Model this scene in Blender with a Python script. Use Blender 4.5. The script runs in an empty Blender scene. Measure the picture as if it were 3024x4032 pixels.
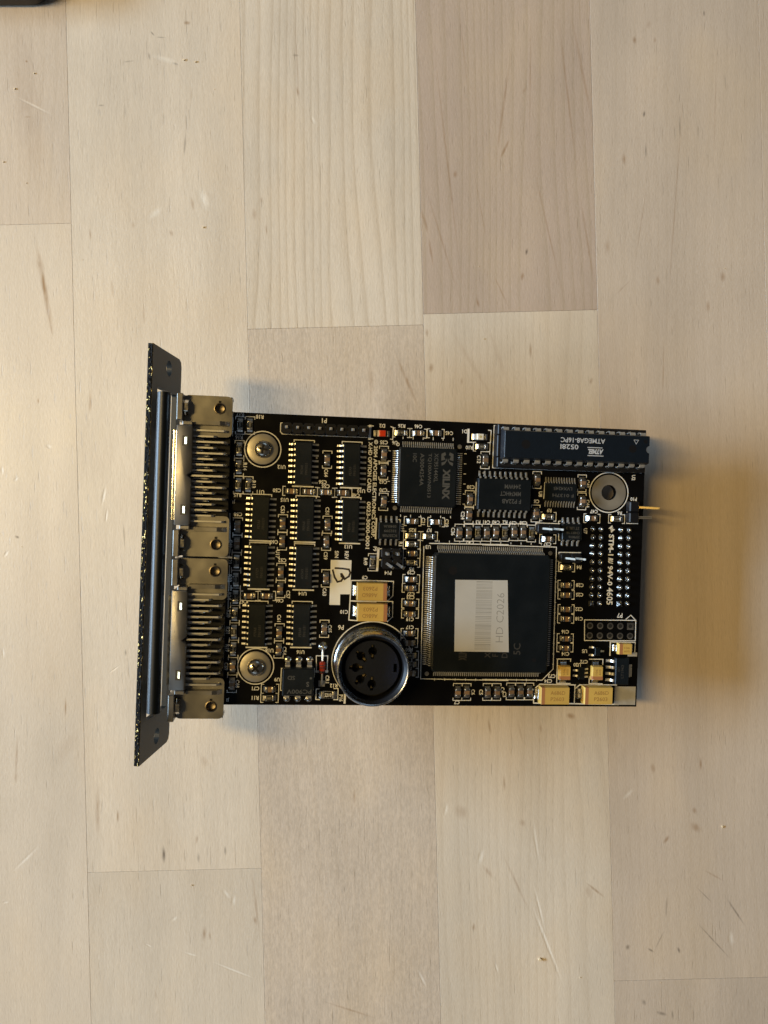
import bpy, bmesh, math, random
from mathutils import Vector, Matrix
random.seed(7)
rnd = random.Random(11)
S = 0.001                       # everything below is written in millimetres
PI = math.pi
sc = bpy.context.scene
COL = sc.collection
# ------------------------------------------------------------------ camera
cam = bpy.data.cameras.new('camera'); camo = bpy.data.objects.new('camera', cam); COL.objects.link(camo)
camo.location = (0, 0, 0.200); camo.rotation_euler = (0, 0, 0)
cam.sensor_fit = 'HORIZONTAL'; cam.sensor_width = 36.0; cam.lens = 36.06
cam.clip_start = 0.01; cam.clip_end = 20
sc.camera = camo
# ------------------------------------------------------------------ room light
wld = bpy.data.worlds.new('World'); sc.world = wld; wld.use_nodes = True
wn = wld.node_tree.nodes; wl = wld.node_tree.links
wn['Background'].inputs['Color'].default_value = (1.0, 0.92, 0.82, 1)
wn['Background'].inputs['Strength'].default_value = 0.042
def area(name, loc, target, sx, sy, power, col):
    l = bpy.data.lights.new(name, 'AREA'); l.shape = 'RECTANGLE'; l.size = sx; l.size_y = sy
    l.energy = power; l.color = col
    o = bpy.data.objects.new(name, l); COL.objects.link(o)
    o.location = loc
    d = Vector(target) - Vector(loc)
    o.rotation_euler = d.to_track_quat('-Z', 'Y').to_euler()
    return o
area('warm_ceiling_lamp', (-0.68, 0.10, 1.10), (0, 0, 0), 0.12, 0.56, 12.2, (1.0, 0.69, 0.25))
area('cool_window', (-1.46, 0.10, 0.495), (0, 0, 0), 0.80, 0.22, 59.0, (0.54, 0.75, 1.0))
area('cool_window_behind', (-0.5, -2.3, 2.1), (0, 0, 0), 1.3, 0.8, 3.2, (0.60, 0.79, 1.0))
area('cool_fill_far', (0.9, 2.3, 1.9), (0, 0, 0), 1.2, 1.0, 2.8, (0.58, 0.79, 1.0))  # added weak fill for strip highlight and far-side leads, no known window
sc.view_settings.view_transform = 'Standard'; sc.view_settings.look = 'None'
sc.view_settings.exposure = -0.24; sc.view_settings.gamma = 1.0
try: sc.view_settings.use_curve_mapping = False
except Exception: pass
sc.render.engine = 'CYCLES'

# ------------------------------------------------------------------ measured data (mm, in the card's own frame; u right, v away, 0 = middle of the board's top face)
PASSIVES = [('R17','V',-48.04,30.84),('R18','V',-45.81,30.94),('R16','V',-48.08,25.34),('R14','V',-48.04,21.21),('R15','V',-48.04,17.09),('R13','V',-45.79,17.06),('C64','V',-27.75,
  23.73),('C50','H',-35.81,16.08),('C56','H',-31.78,16.09),('C55','H',-27.79,16.02),('C48','H',-23.76,16.07),('C53','V',-37.59,8.5),('C51','V',-27.23,8.48),('C58','V',-47.9,7.45),
  ('C49','V',-47.91,3.53),('C60','V',-37.61,4.34),('C59','V',-27.36,4.51),('R23','V',-47.97,-0.63),('R22','V',-47.95,-4.77),('R24','V',-47.95,-8.8),('R20','V',-47.94,-12.84),
  ('R21','V',-47.96,-16.87),('R19','V',-48.01,-20.91),('C69','V',-48.07,-24.96),('C68','V',-48.12,-29.0),('C52','V',-37.62,-2.83),('C57','V',-37.65,-6.78),('C67','H',-44.8,-8.53),
  ('C66','H',-40.76,-8.45),('C63','V',-27.13,-4.09),('C65','V',-27.18,-15.92),('C61','V',-37.59,-16.93),('C54','V',-37.63,-20.89),('C71','H',-39.36,-30.11),('R11','H',-39.4,
  -32.25),('R26','H',-10.49,30.74),('C46','H',-6.48,30.76),('C45','H',-2.27,30.88),('C35','V',-14.5,25.36),('C62','V',-14.44,21.6),('C70','V',-14.2,14.3),('R10','H',8.96,28.18),
  ('C12','V',9.89,25.04),('C21','H',-7.1,9.92),('C20','H',-1.46,9.88),('C30','V',6.42,15.61),('C24','V',6.4,11.8),('C36','V',4.18,7.51),('C42','V',6.47,7.57),('R3','V',8.65,7.64),
  ('C41','V',10.81,7.7),('C40','V',13.08,7.76),('R2','V',15.25,7.82),('R25','H',-7.13,6.45),('R7','H',-3.05,6.46),('R1','H',-7.13,4.46),('C33','H',-7.06,2.26),('C39','V',17.52,
  8.03),('C38','V',19.64,8.09),('R8','V',21.87,7.83),('C8','V',22.78,20.76),('C11','V',22.73,12.68),('C43','V',34.02,20.36),('C44','V',34.12,15.97),('R9','H',25.81,12.03),('C47',
  'H',36.81,11.92),('R6','H',43.05,11.97),('C37','H',25.95,6.6),('R4','H',30.9,-0.11),('C28','H',30.91,-4.38),('C25','H',31.0,-6.78),('C22','H',31.12,-10.24),('C18','H',31.12,
  -12.59),('C16','H',31.16,-17.32),('C14','H',31.18,-19.59),('C3','V',18.1,-30.36),('C2','V',20.35,-30.35),('C1','V',22.67,-30.33),('C7','V',5.08,-30.57),('C6','V',7.25,-30.55),
  ('C5','V',12.34,-30.52),('C4','V',14.59,-30.5),('C29','H',-7.0,-3.81),('C27','H',-7.06,-5.91),('C23','H',-7.03,-9.59),('C19','H',-7.01,-12.01),('C17','H',-7.0,-16.64),('C13','H',
  -6.99,-18.95),('R5','H',-7.09,0.08),('R49','V',-16.3,-0.04),('R50','H',-6.68,-21.96),('R51','H',-6.61,-24.0),('C15','H',-6.55,-26.05)]
REFS = [('R17',2,-48.17,33.34),('R18',2,-43.64,33.01),('R16',2,-48.22,28.07),('R14',1,-46.65,21.4),('R13',1,-44.53,17.37),('R15',2,-48.19,14.76),('J1',2,-48.98,13.2),('U12',2,
  -38.29,21.61),('C64',1,-27.91,20.6),('C56',2,-28.64,18.42),('C55',2,-27.92,17.48),('C50',2,-39.18,16.13),('U11',2,-42.94,15.64),('U15',2,-37.35,13.99),('C48',2,-20.8,15.61),
  ('U10',2,-19.57,16.65),('C53',1,-37.71,11.75),('C51',1,-27.35,11.76),('C58',2,-47.93,10.3),('C60',2,-39.48,4.11),('C49',1,-49.46,3.45),('U17',1,-38.55,1.28),('C59',1,-27.41,
  1.23),('U13',2,-22.18,3.47),('REV',1,-22.5,1.46),('S/N',1,-24.84,1.62),('R23',1,-49.41,-0.39),('R22',1,-49.37,-4.54),('R24',1,-49.37,-8.69),('R20',1,-49.39,-12.74),('R21',1,
  -49.43,-16.57),('R19',1,-49.43,-20.73),('C69',1,-49.55,-24.99),('C68',1,-46.87,-29.02),('C52',2,-37.45,-0.1),('C57',1,-35.86,-8.04),('U14',2,-32.52,-7.78),('C63',1,-27.4,-7.28),
  ('C67',2,-46.12,-9.95),('C66',2,-37.79,-9.53),('C61',1,-37.77,-13.61),('C10',2,-22.68,-11.88),('C65',1,-25.88,-15.89),('U18',2,-39.76,-21.18),('U16',2,-32.56,-21.48),('C54',1,
  -36.3,-21.2),('U9',2,-37.8,-27.94),('C71',2,-42.67,-30.06),('R11',2,-42.7,-32.27),('CR1',1,-26.1,-27.78),('R12',2,-24.55,-29.28),('P16',1,-22.73,-32.2),('J2',2,-49.0,-32.71),
  ('C9',2,-18.04,-3.69),('D2',2,-15.08,32.17),('R26',2,-10.47,32.32),('C46',2,-6.48,32.37),('C45',2,0.99,31.11),('C35',2,-14.55,28.28),('U6',2,-11.96,28.32),('C62',2,-14.44,18.95),
  ('C70',2,-14.34,17.06),('D1',2,4.71,31.69),('R10',2,5.92,27.88),('C12',1,8.38,25.18),('C30',2,6.62,18.48),('C24',1,4.92,11.64),('C21',1,-4.57,9.98),('C20',1,1.11,9.73),('R25',2,
  -7.09,7.8),('R7',2,-3.11,7.91),('R1',1,-9.8,4.46),('U19',1,-9.55,8.25),('P9',1,-15.88,3.14),('R3',2,8.68,10.16),('C41',2,10.76,10.23),('C40',2,13.04,10.25),('R2',2,15.26,10.32),
  ('C36',1,2.68,7.76),('C42',2,6.86,5.23),('U3',2,-3.19,3.9),('R49',1,-17.99,0.08),('P14',2,-12.58,-2.48),('R5',2,-7.02,-1.45),('C29',2,-7.08,-2.25),('C27',2,-7.02,-7.35),('C23',2,
  -7.01,-8.15),('C19',2,-6.99,-13.36),('C17',2,-6.97,-15.26),('R50',2,-6.96,-20.58),('C6',1,8.84,-30.58),('C5',1,10.79,-30.57),('C7',2,4.98,-33.06),('C3',1,16.58,-31.07),('C4',1,
  16.06,-30.0),('C39',2,17.21,10.2),('C38',2,19.79,10.27),('U8',1,23.77,17.36),('C8',2,22.87,15.6),('R9',2,26.09,13.5),('C43',1,35.43,20.29),('C44',1,35.61,15.48),('U2',1,46.98,
  22.18),('P10',2,47.18,16.94),('C47',2,37.25,13.61),('R6',2,43.75,13.38),('U7',1,35.27,8.78),('C37',2,25.91,5.37),('R4',2,34.01,-0.04),('C28',2,34.36,-4.37),('C25',2,34.38,-6.7),
  ('C22',2,34.37,-10.21),('C18',2,34.46,-12.55),('C16',2,31.12,-15.76),('C14',2,31.36,-21.12),('U5',2,36.12,-20.39),('C72',2,36.08,-23.0),('U20',2,34.39,-23.77),('C73',2,28.14,
  -26.56),('C34',2,27.28,-27.77),('C31',2,45.77,-32.49)]
SOIC16 = [('U12',-33.22,22.59),('U10',-22.03,22.66),('U11',-42.69,9.64),('U15',-32.37,9.62),('U13',-21.89,9.61),('U17',-42.71,-1.59),('U14',-32.38,-1.58),('U18',-42.77,-15.17),
  ('U16',-32.51,-15.05)]
PT = {'U19':(-12.84,7.52),'U7':(31.45,8.51),'U8':(28.55,17.96),'U1':(14.34,16.96),'U6':(-4.03,20.36),'U3':(11.9,-11.19),'LBL_TL':(2.93,-3.41),'LBL_TR':(15.46,-3.26),
  'LBL_BR':(16.32,-20.23),'LBL_BL':(3.26,-20.21),'P7a':(37.29,-14.19),'P7b':(47.51,-16.57),'DOT_TL':(37.21,9.37),'DOT_TR':(46.33,9.37),'DOT_BL':(37.45,-8.79),'DOT_BR':(46.5,-8.7),
  'DOT_T2':(39.27,9.38),'DOT_T3':(44.32,9.36),'P10':(46.54,13.7),'P10a':(46.74,15.0),'P10b':(51.74,14.55),'P10c':(47.36,12.52),'P10d':(51.56,12.57),'MH':(40.84,18.34),'S1':(-42.72,
  25.55),'S2':(-42.82,-24.92),'DIP_L':(11.95,28.4),'DIP_R':(47.35,28.44),'SOCK_L':(11.9,28.15),'SOCK_R':(48.13,28.55),'DPIN_a':(13.33,32.58),'DPIN_b':(46.05,32.68),'DPIN_c':(13.61,
  24.4),'DINtop':(-16.51,-23.06),'DINtop9':(-16.32,-23.5),'DINins':(-16.16,-24.25),'DINsilk':(-15.68,-23.52),'DIN_r':(-8.27,-22.98),'DINkey':(-10.76,-24.02),'DINh1':(-16.11,
  -20.33),'DINh2':(-19.85,-24.16),'T_C9':(-16.41,-6.75),'T_C10':(-16.2,-11.59),'T_a':(28.26,-30.73),'T_b':(39.01,-30.66),'t_C73':(30.85,-25.45),'t_C72':(38.92,-25.43),'t_r':(45.7,
  -19.48),'SOT':(45.17,-24.98),'SOTpad':(46.97,-30.86),'U5':(39.13,-20.37),'U20':(35.29,-25.68),'U9':(-32.9,-27.82),'CRa':(-27.38,-19.91),'CRb':(-27.29,-28.87),'CRt':(-27.43,
  -23.27),'CRu':(-27.37,-26.49),'R12':(-25.84,-31.35),'D2':(-15.17,30.32),'D1':(8.29,30.5),'P1a':(-37.4,31.11),'P1b':(-19.44,31.14),'P1c':(-38.14,30.17),'P1d':(-18.65,30.57),
  'P9a':(-13.33,2.11),'P9b':(-11.03,2.13),'P14a':(-13.24,-0.48),'P14b':(-10.74,-0.42),'P14p':(-12.19,-1.06),'P14q':(-9.48,-1.08),'JU_a':(22.75,9.15),'JU_b':(28.17,9.18),
  'JU_p':(30.21,9.18),'JU2_a':(28.69,2.2),'JU2_b':(33.73,2.32),'JU2_p':(36.21,1.85),'fid0':(3.61,28.0),'fid1':(-11.46,12.92),'fid2':(-2.51,-26.25),'fid3':(26.73,3.2)}
SILK = [(0.2,[(-38.43,31.85),(-38.81,31.79),(-38.79,29.81),(-38.35,29.29),(-18.64,29.3),(-18.55,31.96)]),(0.6,[(-17.92,31.98),(-17.98,29.07)]),(0.2,[(-18.29,32.03),(-17.16,
  32.04)]),(0.2,[(-18.09,29.02),(-17.22,29.01)]),(0.2,[(-13.03,32.05),(-12.35,31.87),(-12.51,29.03),(-13.04,29.12)]),(0.2,[(12.75,33.43),(11.81,33.39),(11.76,23.29),(48.9,23.41)]),
  (0.2,[(24.76,20.19),(24.62,16.4)]),(0.22,[(8.42,19.67),(7.92,19.65),(7.85,14.28),(8.5,14.26)]),(0.35,[(-15.74,10.27),(-15.8,5.62)]),(0.22,[(-10.42,10.22),(-10.07,10.13),(-10.22,
  5.5),(-10.47,5.49)]),(0.2,[(28.92,11.05),(28.51,10.99),(28.68,6.4),(28.95,6.41)]),(0.2,[(35.85,-12.79),(48.83,-12.71),(48.88,-17.72),(36.03,-17.81),(35.85,-12.79)]),(0.18,[(46.3,
  -12.48),(47.52,-11.44),(48.78,-12.66)]),(0.2,[(34.29,3.53),(28.86,3.47),(28.93,0.91)]),(0.2,[(28.93,0.91),(29.0,-1.14),(29.63,-1.18)]),(0.25,[(-2.84,4.78),(16.21,4.97)]),(0.2,
  [(9.97,4.76),(28.19,4.71),(28.41,-24.82),(25.76,-27.57),(11.07,-27.51)]),(0.2,[(-4.22,4.0),(-3.96,-27.49),(17.34,-27.74)]),(0.22,[(-19.0,-4.34),(-11.2,-4.45),(-11.26,-7.86),
  (-12.33,-8.97),(-18.86,-8.91)]),(0.22,[(-18.85,-9.22),(-11.22,-9.22),(-11.18,-12.91),(-12.37,-13.98)]),(0.25,[(-21.23,-4.45),(-15.39,-4.39)]),(0.25,[(-21.23,-4.45),(-21.48,
  -13.77),(-19.52,-13.89)]),(0.3,[(-21.3,-9.26),(-15.23,-9.32)]),(0.2,[(-28.86,-22.3),(-26.17,-22.27),(-26.2,-26.16),(-28.69,-26.18),(-28.86,-22.3)]),(0.5,[(-28.7,-25.97),(-26.2,
  -25.94)]),(0.2,[(-36.45,-25.29),(-36.88,-25.34),(-36.93,-30.45),(-36.61,-30.49)]),(0.2,[(-29.51,-25.22),(-29.19,-25.26),(-29.24,-27.27)]),(0.2,[(-29.31,-28.46),(-29.29,-30.4)]),
  (0.22,[(-27.97,-30.06),(-28.61,-30.07),(-28.64,-32.55),(-27.78,-32.59)]),(0.22,[(-24.42,-29.97),(-23.49,-29.97),(-23.51,-32.57),(-24.44,-32.57)]),(0.5,[(-21.84,-31.43),(-21.87,
  -33.27)]),(0.5,[(5.62,32.11),(5.61,29.25)]),(0.22,[(10.48,32.21),(11.13,32.17),(11.05,29.36)]),(0.22,[(5.94,29.16),(7.12,29.2)]),(0.2,[(48.33,16.16),(45.58,16.08),(45.66,10.96),
  (48.46,10.99)]),(0.45,[(22.97,10.42),(22.98,7.9)]),(0.2,[(22.89,10.42),(28.81,10.41)]),(0.22,[(29.29,-22.4),(32.73,-22.36),(32.7,-22.9)]),(0.22,[(29.43,-22.4),(29.41,-28.29),
  (32.81,-28.32)]),(0.22,[(37.44,-22.36),(40.84,-22.33),(40.83,-23.62)]),(0.22,[(37.6,-26.61),(37.52,-28.28),(40.86,-28.34)]),(0.3,[(42.58,-18.07),(42.56,-21.31)]),(0.2,[(42.44,
  -18.07),(48.89,-18.12),(48.86,-21.1)]),(0.25,[(34.12,-28.66),(25.25,-28.54),(23.79,-29.8),(23.82,-33.01)]),(0.25,[(34.01,-28.66),(34.01,-33.23)]),(0.25,[(44.51,-28.58),(35.17,
  -28.65),(34.23,-29.46)]),(0.3,[(23.9,-33.14),(45.1,-33.36)]),(0.55,[(-15.04,3.19),(-15.2,-1.85)]),(0.25,[(-15.04,3.19),(-9.87,3.22)]),(0.25,[(-14.96,0.57),(-9.89,0.7)]),(0.2,
  [(-49.77,10.4),(-49.51,1.73),(-49.73,0.3),(-51.99,0.21)]),(0.2,[(-49.5,-1.64),(-49.55,-11.57)]),(0.18,[(-49.79,33.92),(-49.71,28.34)])]
SNPOLY = [(-26.17,0.29),(-21.28,0.3),(-21.45,-7.7),(-23.72,-7.75),(-23.68,-10.28),(-26.18,-10.28)]
BHAND = [[(-25.0,-1.62),(-23.27,-1.69),(-21.86,-1.87),(-21.51,-2.62),(-21.81,-3.49),(-22.76,-4.16),(-23.53,-3.53),(-23.66,-2.99)],[(-23.49,-2.99),(-22.99,-3.73),(-23.61,-4.61),
  (-24.46,-4.84),(-25.14,-3.78),(-25.62,-2.17)]]
PANEL = {'c':(-63.95,1.39,5.42),'n':(0.98712,-0.00118,0.15996),'l':(0.00267,0.99996,-0.00908),'u':(-0.15995,0.00939,0.98708),'h':18.71,'L':89.0}
TABSEAM = [-79.4,-34.2,11.5,56.8,100.6]
MARKS = [(-90.81,72.33,-85.87,44.65,0.96,0.75,'d'),(-89.91,66.92,-88.7,60.9,1.2,0.5,'d'),(-51.51,98.81,-51.99,92.19,0.42,0.6,'k'),(-76.49,73.84,-76.24,70.53,0.36,0.5,'d'),(-22.63,
  110.85,-22.2,107.84,0.54,0.6,'d'),(-23.41,133.11,-21.6,97.01,0.3,0.35,'d'),(-30.63,75.34,-30.51,71.73,0.36,0.5,'d'),(-50.19,81.96,-49.53,78.23,0.54,0.6,'d'),(-48.08,84.07,-46.28,
  78.65,1.56,0.6,'l'),(-61.32,76.54,-58.31,78.95,1.32,0.55,'l'),(-60.72,118.67,-53.5,116.56,1.08,0.5,'l'),(-61.32,119.57,-60.72,117.35,0.42,0.55,'k'),(-55.0,116.86,-53.5,116.26,
  0.42,0.5,'k'),(-96.22,108.14,-85.99,103.02,0.48,0.4,'l'),(-93.82,102.72,-91.41,102.72,0.42,0.6,'d'),(-60.72,124.99,-59.64,123.79,0.3,0.6,'k'),(-59.52,123.48,-56.51,123.36,0.24,
  0.5,'k'),(-23.71,118.79,-22.2,118.67,0.48,0.6,'k'),(-67.94,116.99,-64.63,117.35,0.3,0.45,'k'),(-74.26,105.73,-72.75,105.73,0.36,0.6,'k'),(-70.95,60.9,-70.35,55.48,0.48,0.4,'d'),
  (-62.52,54.28,-62.4,48.26,0.36,0.4,'d'),(-55.6,72.93,-55.0,72.03,0.84,0.4,'d'),(-33.76,78.95,-33.64,75.94,0.84,0.4,'d'),(-65.23,75.34,-65.29,73.84,0.6,0.45,'d'),(-93.22,117.35,
  -92.73,116.99,0.48,0.6,'d'),(-96.53,133.11,-88.7,78.95,5.42,0.18,'d'),(-31.83,81.96,-31.71,80.16,0.48,0.45,'d'),(-50.19,110.25,-50.13,106.63,0.36,0.35,'d'),(-51.81,127.22,-50.61,
  127.1,0.72,0.8,'d'),(-18.89,102.72,-18.11,100.92,0.6,0.45,'l'),(11.73,131.91,21.06,51.87,0.36,0.35,'d'),(19.26,133.11,21.97,107.84,0.3,0.3,'d'),(33.7,124.09,28.28,86.17,0.54,0.4,
  'd'),(32.8,97.31,30.09,91.59,0.54,0.6,'d'),(38.27,133.11,37.79,94.6,0.3,0.35,'d'),(37.79,94.6,47.54,51.87,0.36,0.35,'d'),(44.83,133.11,50.55,84.97,0.42,0.4,'d'),(47.84,133.11,
  55.06,97.01,0.6,0.35,'d'),(50.55,84.97,55.36,54.88,0.42,0.4,'d'),(9.63,78.95,11.43,72.33,0.54,0.6,'d'),(11.43,72.33,12.94,63.31,0.42,0.5,'d'),(9.33,89.18,20.76,51.87,0.36,0.3,
  'd'),(22.87,90.99,27.38,66.92,0.24,0.3,'d'),(27.98,62.7,33.1,51.87,0.3,0.35,'d'),(37.19,68.42,36.95,66.92,0.54,0.8,'k'),(36.11,62.1,35.87,60.3,0.66,0.6,'d'),(18.47,88.58,18.54,
  87.08,0.72,0.6,'d'),(24.07,55.78,24.67,53.08,0.48,0.6,'d'),(67.76,104.23,67.52,102.72,0.48,0.8,'k'),(68.06,96.1,68.12,91.59,0.3,0.7,'k'),(76.91,103.63,76.91,97.01,0.36,0.6,'k'),
  (78.23,115.06,73.12,44.05,0.3,0.35,'d'),(83.17,130.41,83.29,128.9,0.36,0.7,'k'),(65.05,123.48,65.23,121.98,0.78,0.5,'d'),(70.41,123.48,70.41,121.98,0.48,0.45,'d'),(62.29,93.09,
  62.59,90.39,0.84,0.5,'d'),(87.98,62.1,88.16,60.3,1.08,0.45,'d'),(84.25,54.88,84.25,51.87,0.72,0.4,'d'),(58.07,70.83,58.19,67.22,1.08,0.3,'d'),(71.19,61.5,71.25,59.09,0.66,0.4,
  'd'),(68.9,127.7,68.78,125.89,0.78,0.35,'d'),(36.71,110.25,36.11,108.74,0.54,0.35,'d'),(86.66,124.09,85.45,84.97,0.24,0.3,'d'),(68.9,88.58,64.69,60.9,0.24,0.3,'d'),(64.69,60.9,
  59.58,55.78,0.3,0.3,'d'),(-82.8,-47.57,-82.8,-54.19,0.36,0.6,'d'),(-95.32,-57.2,-95.74,-71.04,0.42,0.45,'d'),(-95.62,-67.43,-95.74,-70.44,0.6,0.5,'d'),(-69.26,-77.06,-69.2,
  -81.27,0.36,0.6,'d'),(-57.35,-86.69,-57.23,-91.5,0.66,0.85,'k'),(-48.26,-88.49,-48.2,-91.2,0.48,0.6,'k'),(-41.34,-86.69,-41.22,-89.39,0.42,0.6,'k'),(-74.56,-69.24,-74.32,-86.09,
  0.84,0.35,'d'),(-34.54,-92.1,-32.13,-111.96,0.48,0.45,'d'),(-33.64,-105.34,-33.28,-107.15,0.72,0.5,'d'),(-46.58,-107.75,-46.88,-111.36,0.78,0.5,'d'),(-45.37,-108.95,-45.19,
  -111.36,0.42,0.4,'d'),(-97.13,-93.91,-89.6,-86.69,0.6,0.45,'l'),(-52.59,-114.37,-48.38,-115.57,0.42,0.6,'l'),(-45.37,-116.78,-33.34,-121.47,0.42,0.75,'l'),(-62.22,-112.26,-60.42,
  -113.17,0.36,0.5,'l'),(-41.76,-98.42,-40.56,-100.23,0.72,0.5,'l'),(-39.05,-99.63,-39.36,-102.33,0.72,0.5,'l'),(-55.3,-106.25,-54.1,-105.34,0.6,0.5,'l'),(-59.39,-124.0,-59.27,
  -127.31,0.36,0.4,'d'),(-7.76,-71.64,-7.64,-76.16,0.48,0.4,'d'),(-48.38,-83.68,-48.92,-86.69,0.54,0.4,'d'),(-46.88,-63.82,-46.4,-65.93,1.32,0.35,'d'),(-17.39,-126.71,-0.54,
  -132.12,0.42,0.4,'d'),(-99.23,-101.61,-97.73,-101.37,0.42,0.5,'l'),(-79.98,-57.2,-85.39,-65.02,2.71,0.15,'d'),(27.08,-53.59,27.8,-58.1,0.48,0.5,'d'),(34.6,-53.59,36.11,-60.21,
  0.48,0.35,'d'),(40.62,-54.79,40.8,-57.8,0.54,0.4,'d'),(31.17,-68.33,31.29,-72.85,0.54,0.5,'d'),(47.84,-52.87,49.35,-53.23,1.08,0.7,'d'),(24.67,-91.5,25.58,-87.59,0.84,0.55,'l'),
  (38.51,-79.47,40.32,-92.1,0.54,0.45,'l'),(37.91,-101.13,46.94,-124.0,0.6,0.6,'l'),(38.51,-95.71,42.13,-110.16,0.48,0.45,'l'),(30.09,-87.29,38.51,-105.34,0.48,0.3,'d'),(19.26,
  -77.06,21.06,-78.86,2.11,0.35,'d'),(25.88,-92.1,28.28,-95.11,0.84,0.35,'d'),(52.05,-96.01,57.77,-100.53,0.48,0.55,'d'),(88.76,-99.93,94.18,-108.05,0.36,0.7,'k'),(80.64,-105.94,
  90.87,-117.08,0.3,0.55,'k'),(80.64,-96.92,86.06,-102.33,0.24,0.4,'k'),(73.54,-99.32,73.3,-106.25,0.36,0.5,'k'),(73.12,-108.35,70.11,-114.37,0.3,0.45,'k'),(72.82,-86.09,74.02,
  -84.28,0.66,0.6,'d'),(80.04,-81.27,82.14,-82.78,1.44,0.5,'d'),(82.32,-63.82,82.39,-67.43,0.48,0.6,'d'),(80.64,-77.06,80.94,-78.26,0.84,0.5,'d'),(69.81,-65.32,70.11,-67.73,0.84,
  0.45,'d'),(63.49,-112.86,63.19,-113.47,0.84,0.6,'k'),(76.43,-113.17,76.91,-114.67,0.48,0.7,'k'),(68.6,-113.47,70.11,-114.37,0.42,0.6,'k'),(71.01,-130.02,73.42,-130.74,0.66,0.7,
  'k'),(67.4,-127.01,67.76,-127.91,0.72,0.6,'k'),(23.35,-107.15,23.23,-108.95,0.66,0.5,'d'),(16.25,-75.85,15.77,-78.86,0.72,0.5,'l'),(35.81,-80.37,36.23,-81.27,1.08,0.4,'d'),
  (61.98,-74.65,64.69,-71.94,0.84,0.4,'l'),(89.97,-108.95,90.27,-112.56,0.84,0.5,'l'),(8.43,-118.58,11.13,-124.0,0.54,0.5,'l'),(52.96,-97.52,53.68,-100.23,1.32,0.3,'d'),(82.45,
  -92.7,89.06,-96.32,0.36,0.35,'d'),(28.89,-117.38,29.61,-119.79,0.42,0.5,'l'),(74.92,-129.41,75.1,-132.12,0.42,0.5,'k'),(-87.74,53.88,-85.95,44.92,0.45,0.6,'d'),(-76.32,31.93,
  -76.46,25.22,0.54,0.55,'d'),(-89.98,29.69,-89.89,28.13,0.36,0.6,'d'),(-72.43,7.08,-73.41,1.48,0.54,0.6,'l'),(-71.98,1.03,-72.43,-3.0,0.4,0.5,'l'),(-67.81,-2.1,-67.36,-10.17,0.22,
  0.7,'k'),(-67.23,-35.69,-67.14,-37.49,0.36,0.8,'k'),(-95.8,-6.36,-95.0,-6.67,0.54,0.9,'k'),(-98.72,-11.51,-97.82,-10.17,0.54,0.5,'l'),(-87.65,17.38,-86.85,16.71,0.63,0.5,'l'),
  (-96.03,8.2,-95.45,8.87,0.54,0.5,'l'),(-99.39,11.78,-99.3,9.76,0.54,0.5,'l'),(-71.62,-41.96,-68.48,-39.73,0.27,0.4,'l'),(-99.16,-35.25,-98.94,-37.93,0.45,0.45,'l'),(2.57,41.98,
  9.38,26.22,0.64,0.5,'d'),(11.17,47.71,11.31,45.56,0.57,0.45,'d'),(12.46,38.4,12.24,36.61,1.0,0.5,'d'),(38.03,44.49,38.11,39.83,0.5,0.6,'d'),(72.78,47.71,72.42,26.22,0.29,0.4,
  'd'),(-3.52,39.12,-3.16,29.8,1.0,0.3,'d'),(20.12,34.82,20.2,33.03,0.57,0.4,'d'),(54.15,34.82,53.58,33.38,0.64,0.45,'d'),(15.47,50.58,29.8,26.94,1.0,0.15,'d'),(26.21,50.58,32.66,
  31.95,0.86,0.15,'d')]
FRAME = {'O':(13.526,-12.318,16.861),'U':(0.993956,-0.031237,-0.105242),'V':(0.032396,0.999432,0.009315),'N':(0.104891,-0.012668,0.994403),'W':99.5,'H':67.77}

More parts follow.
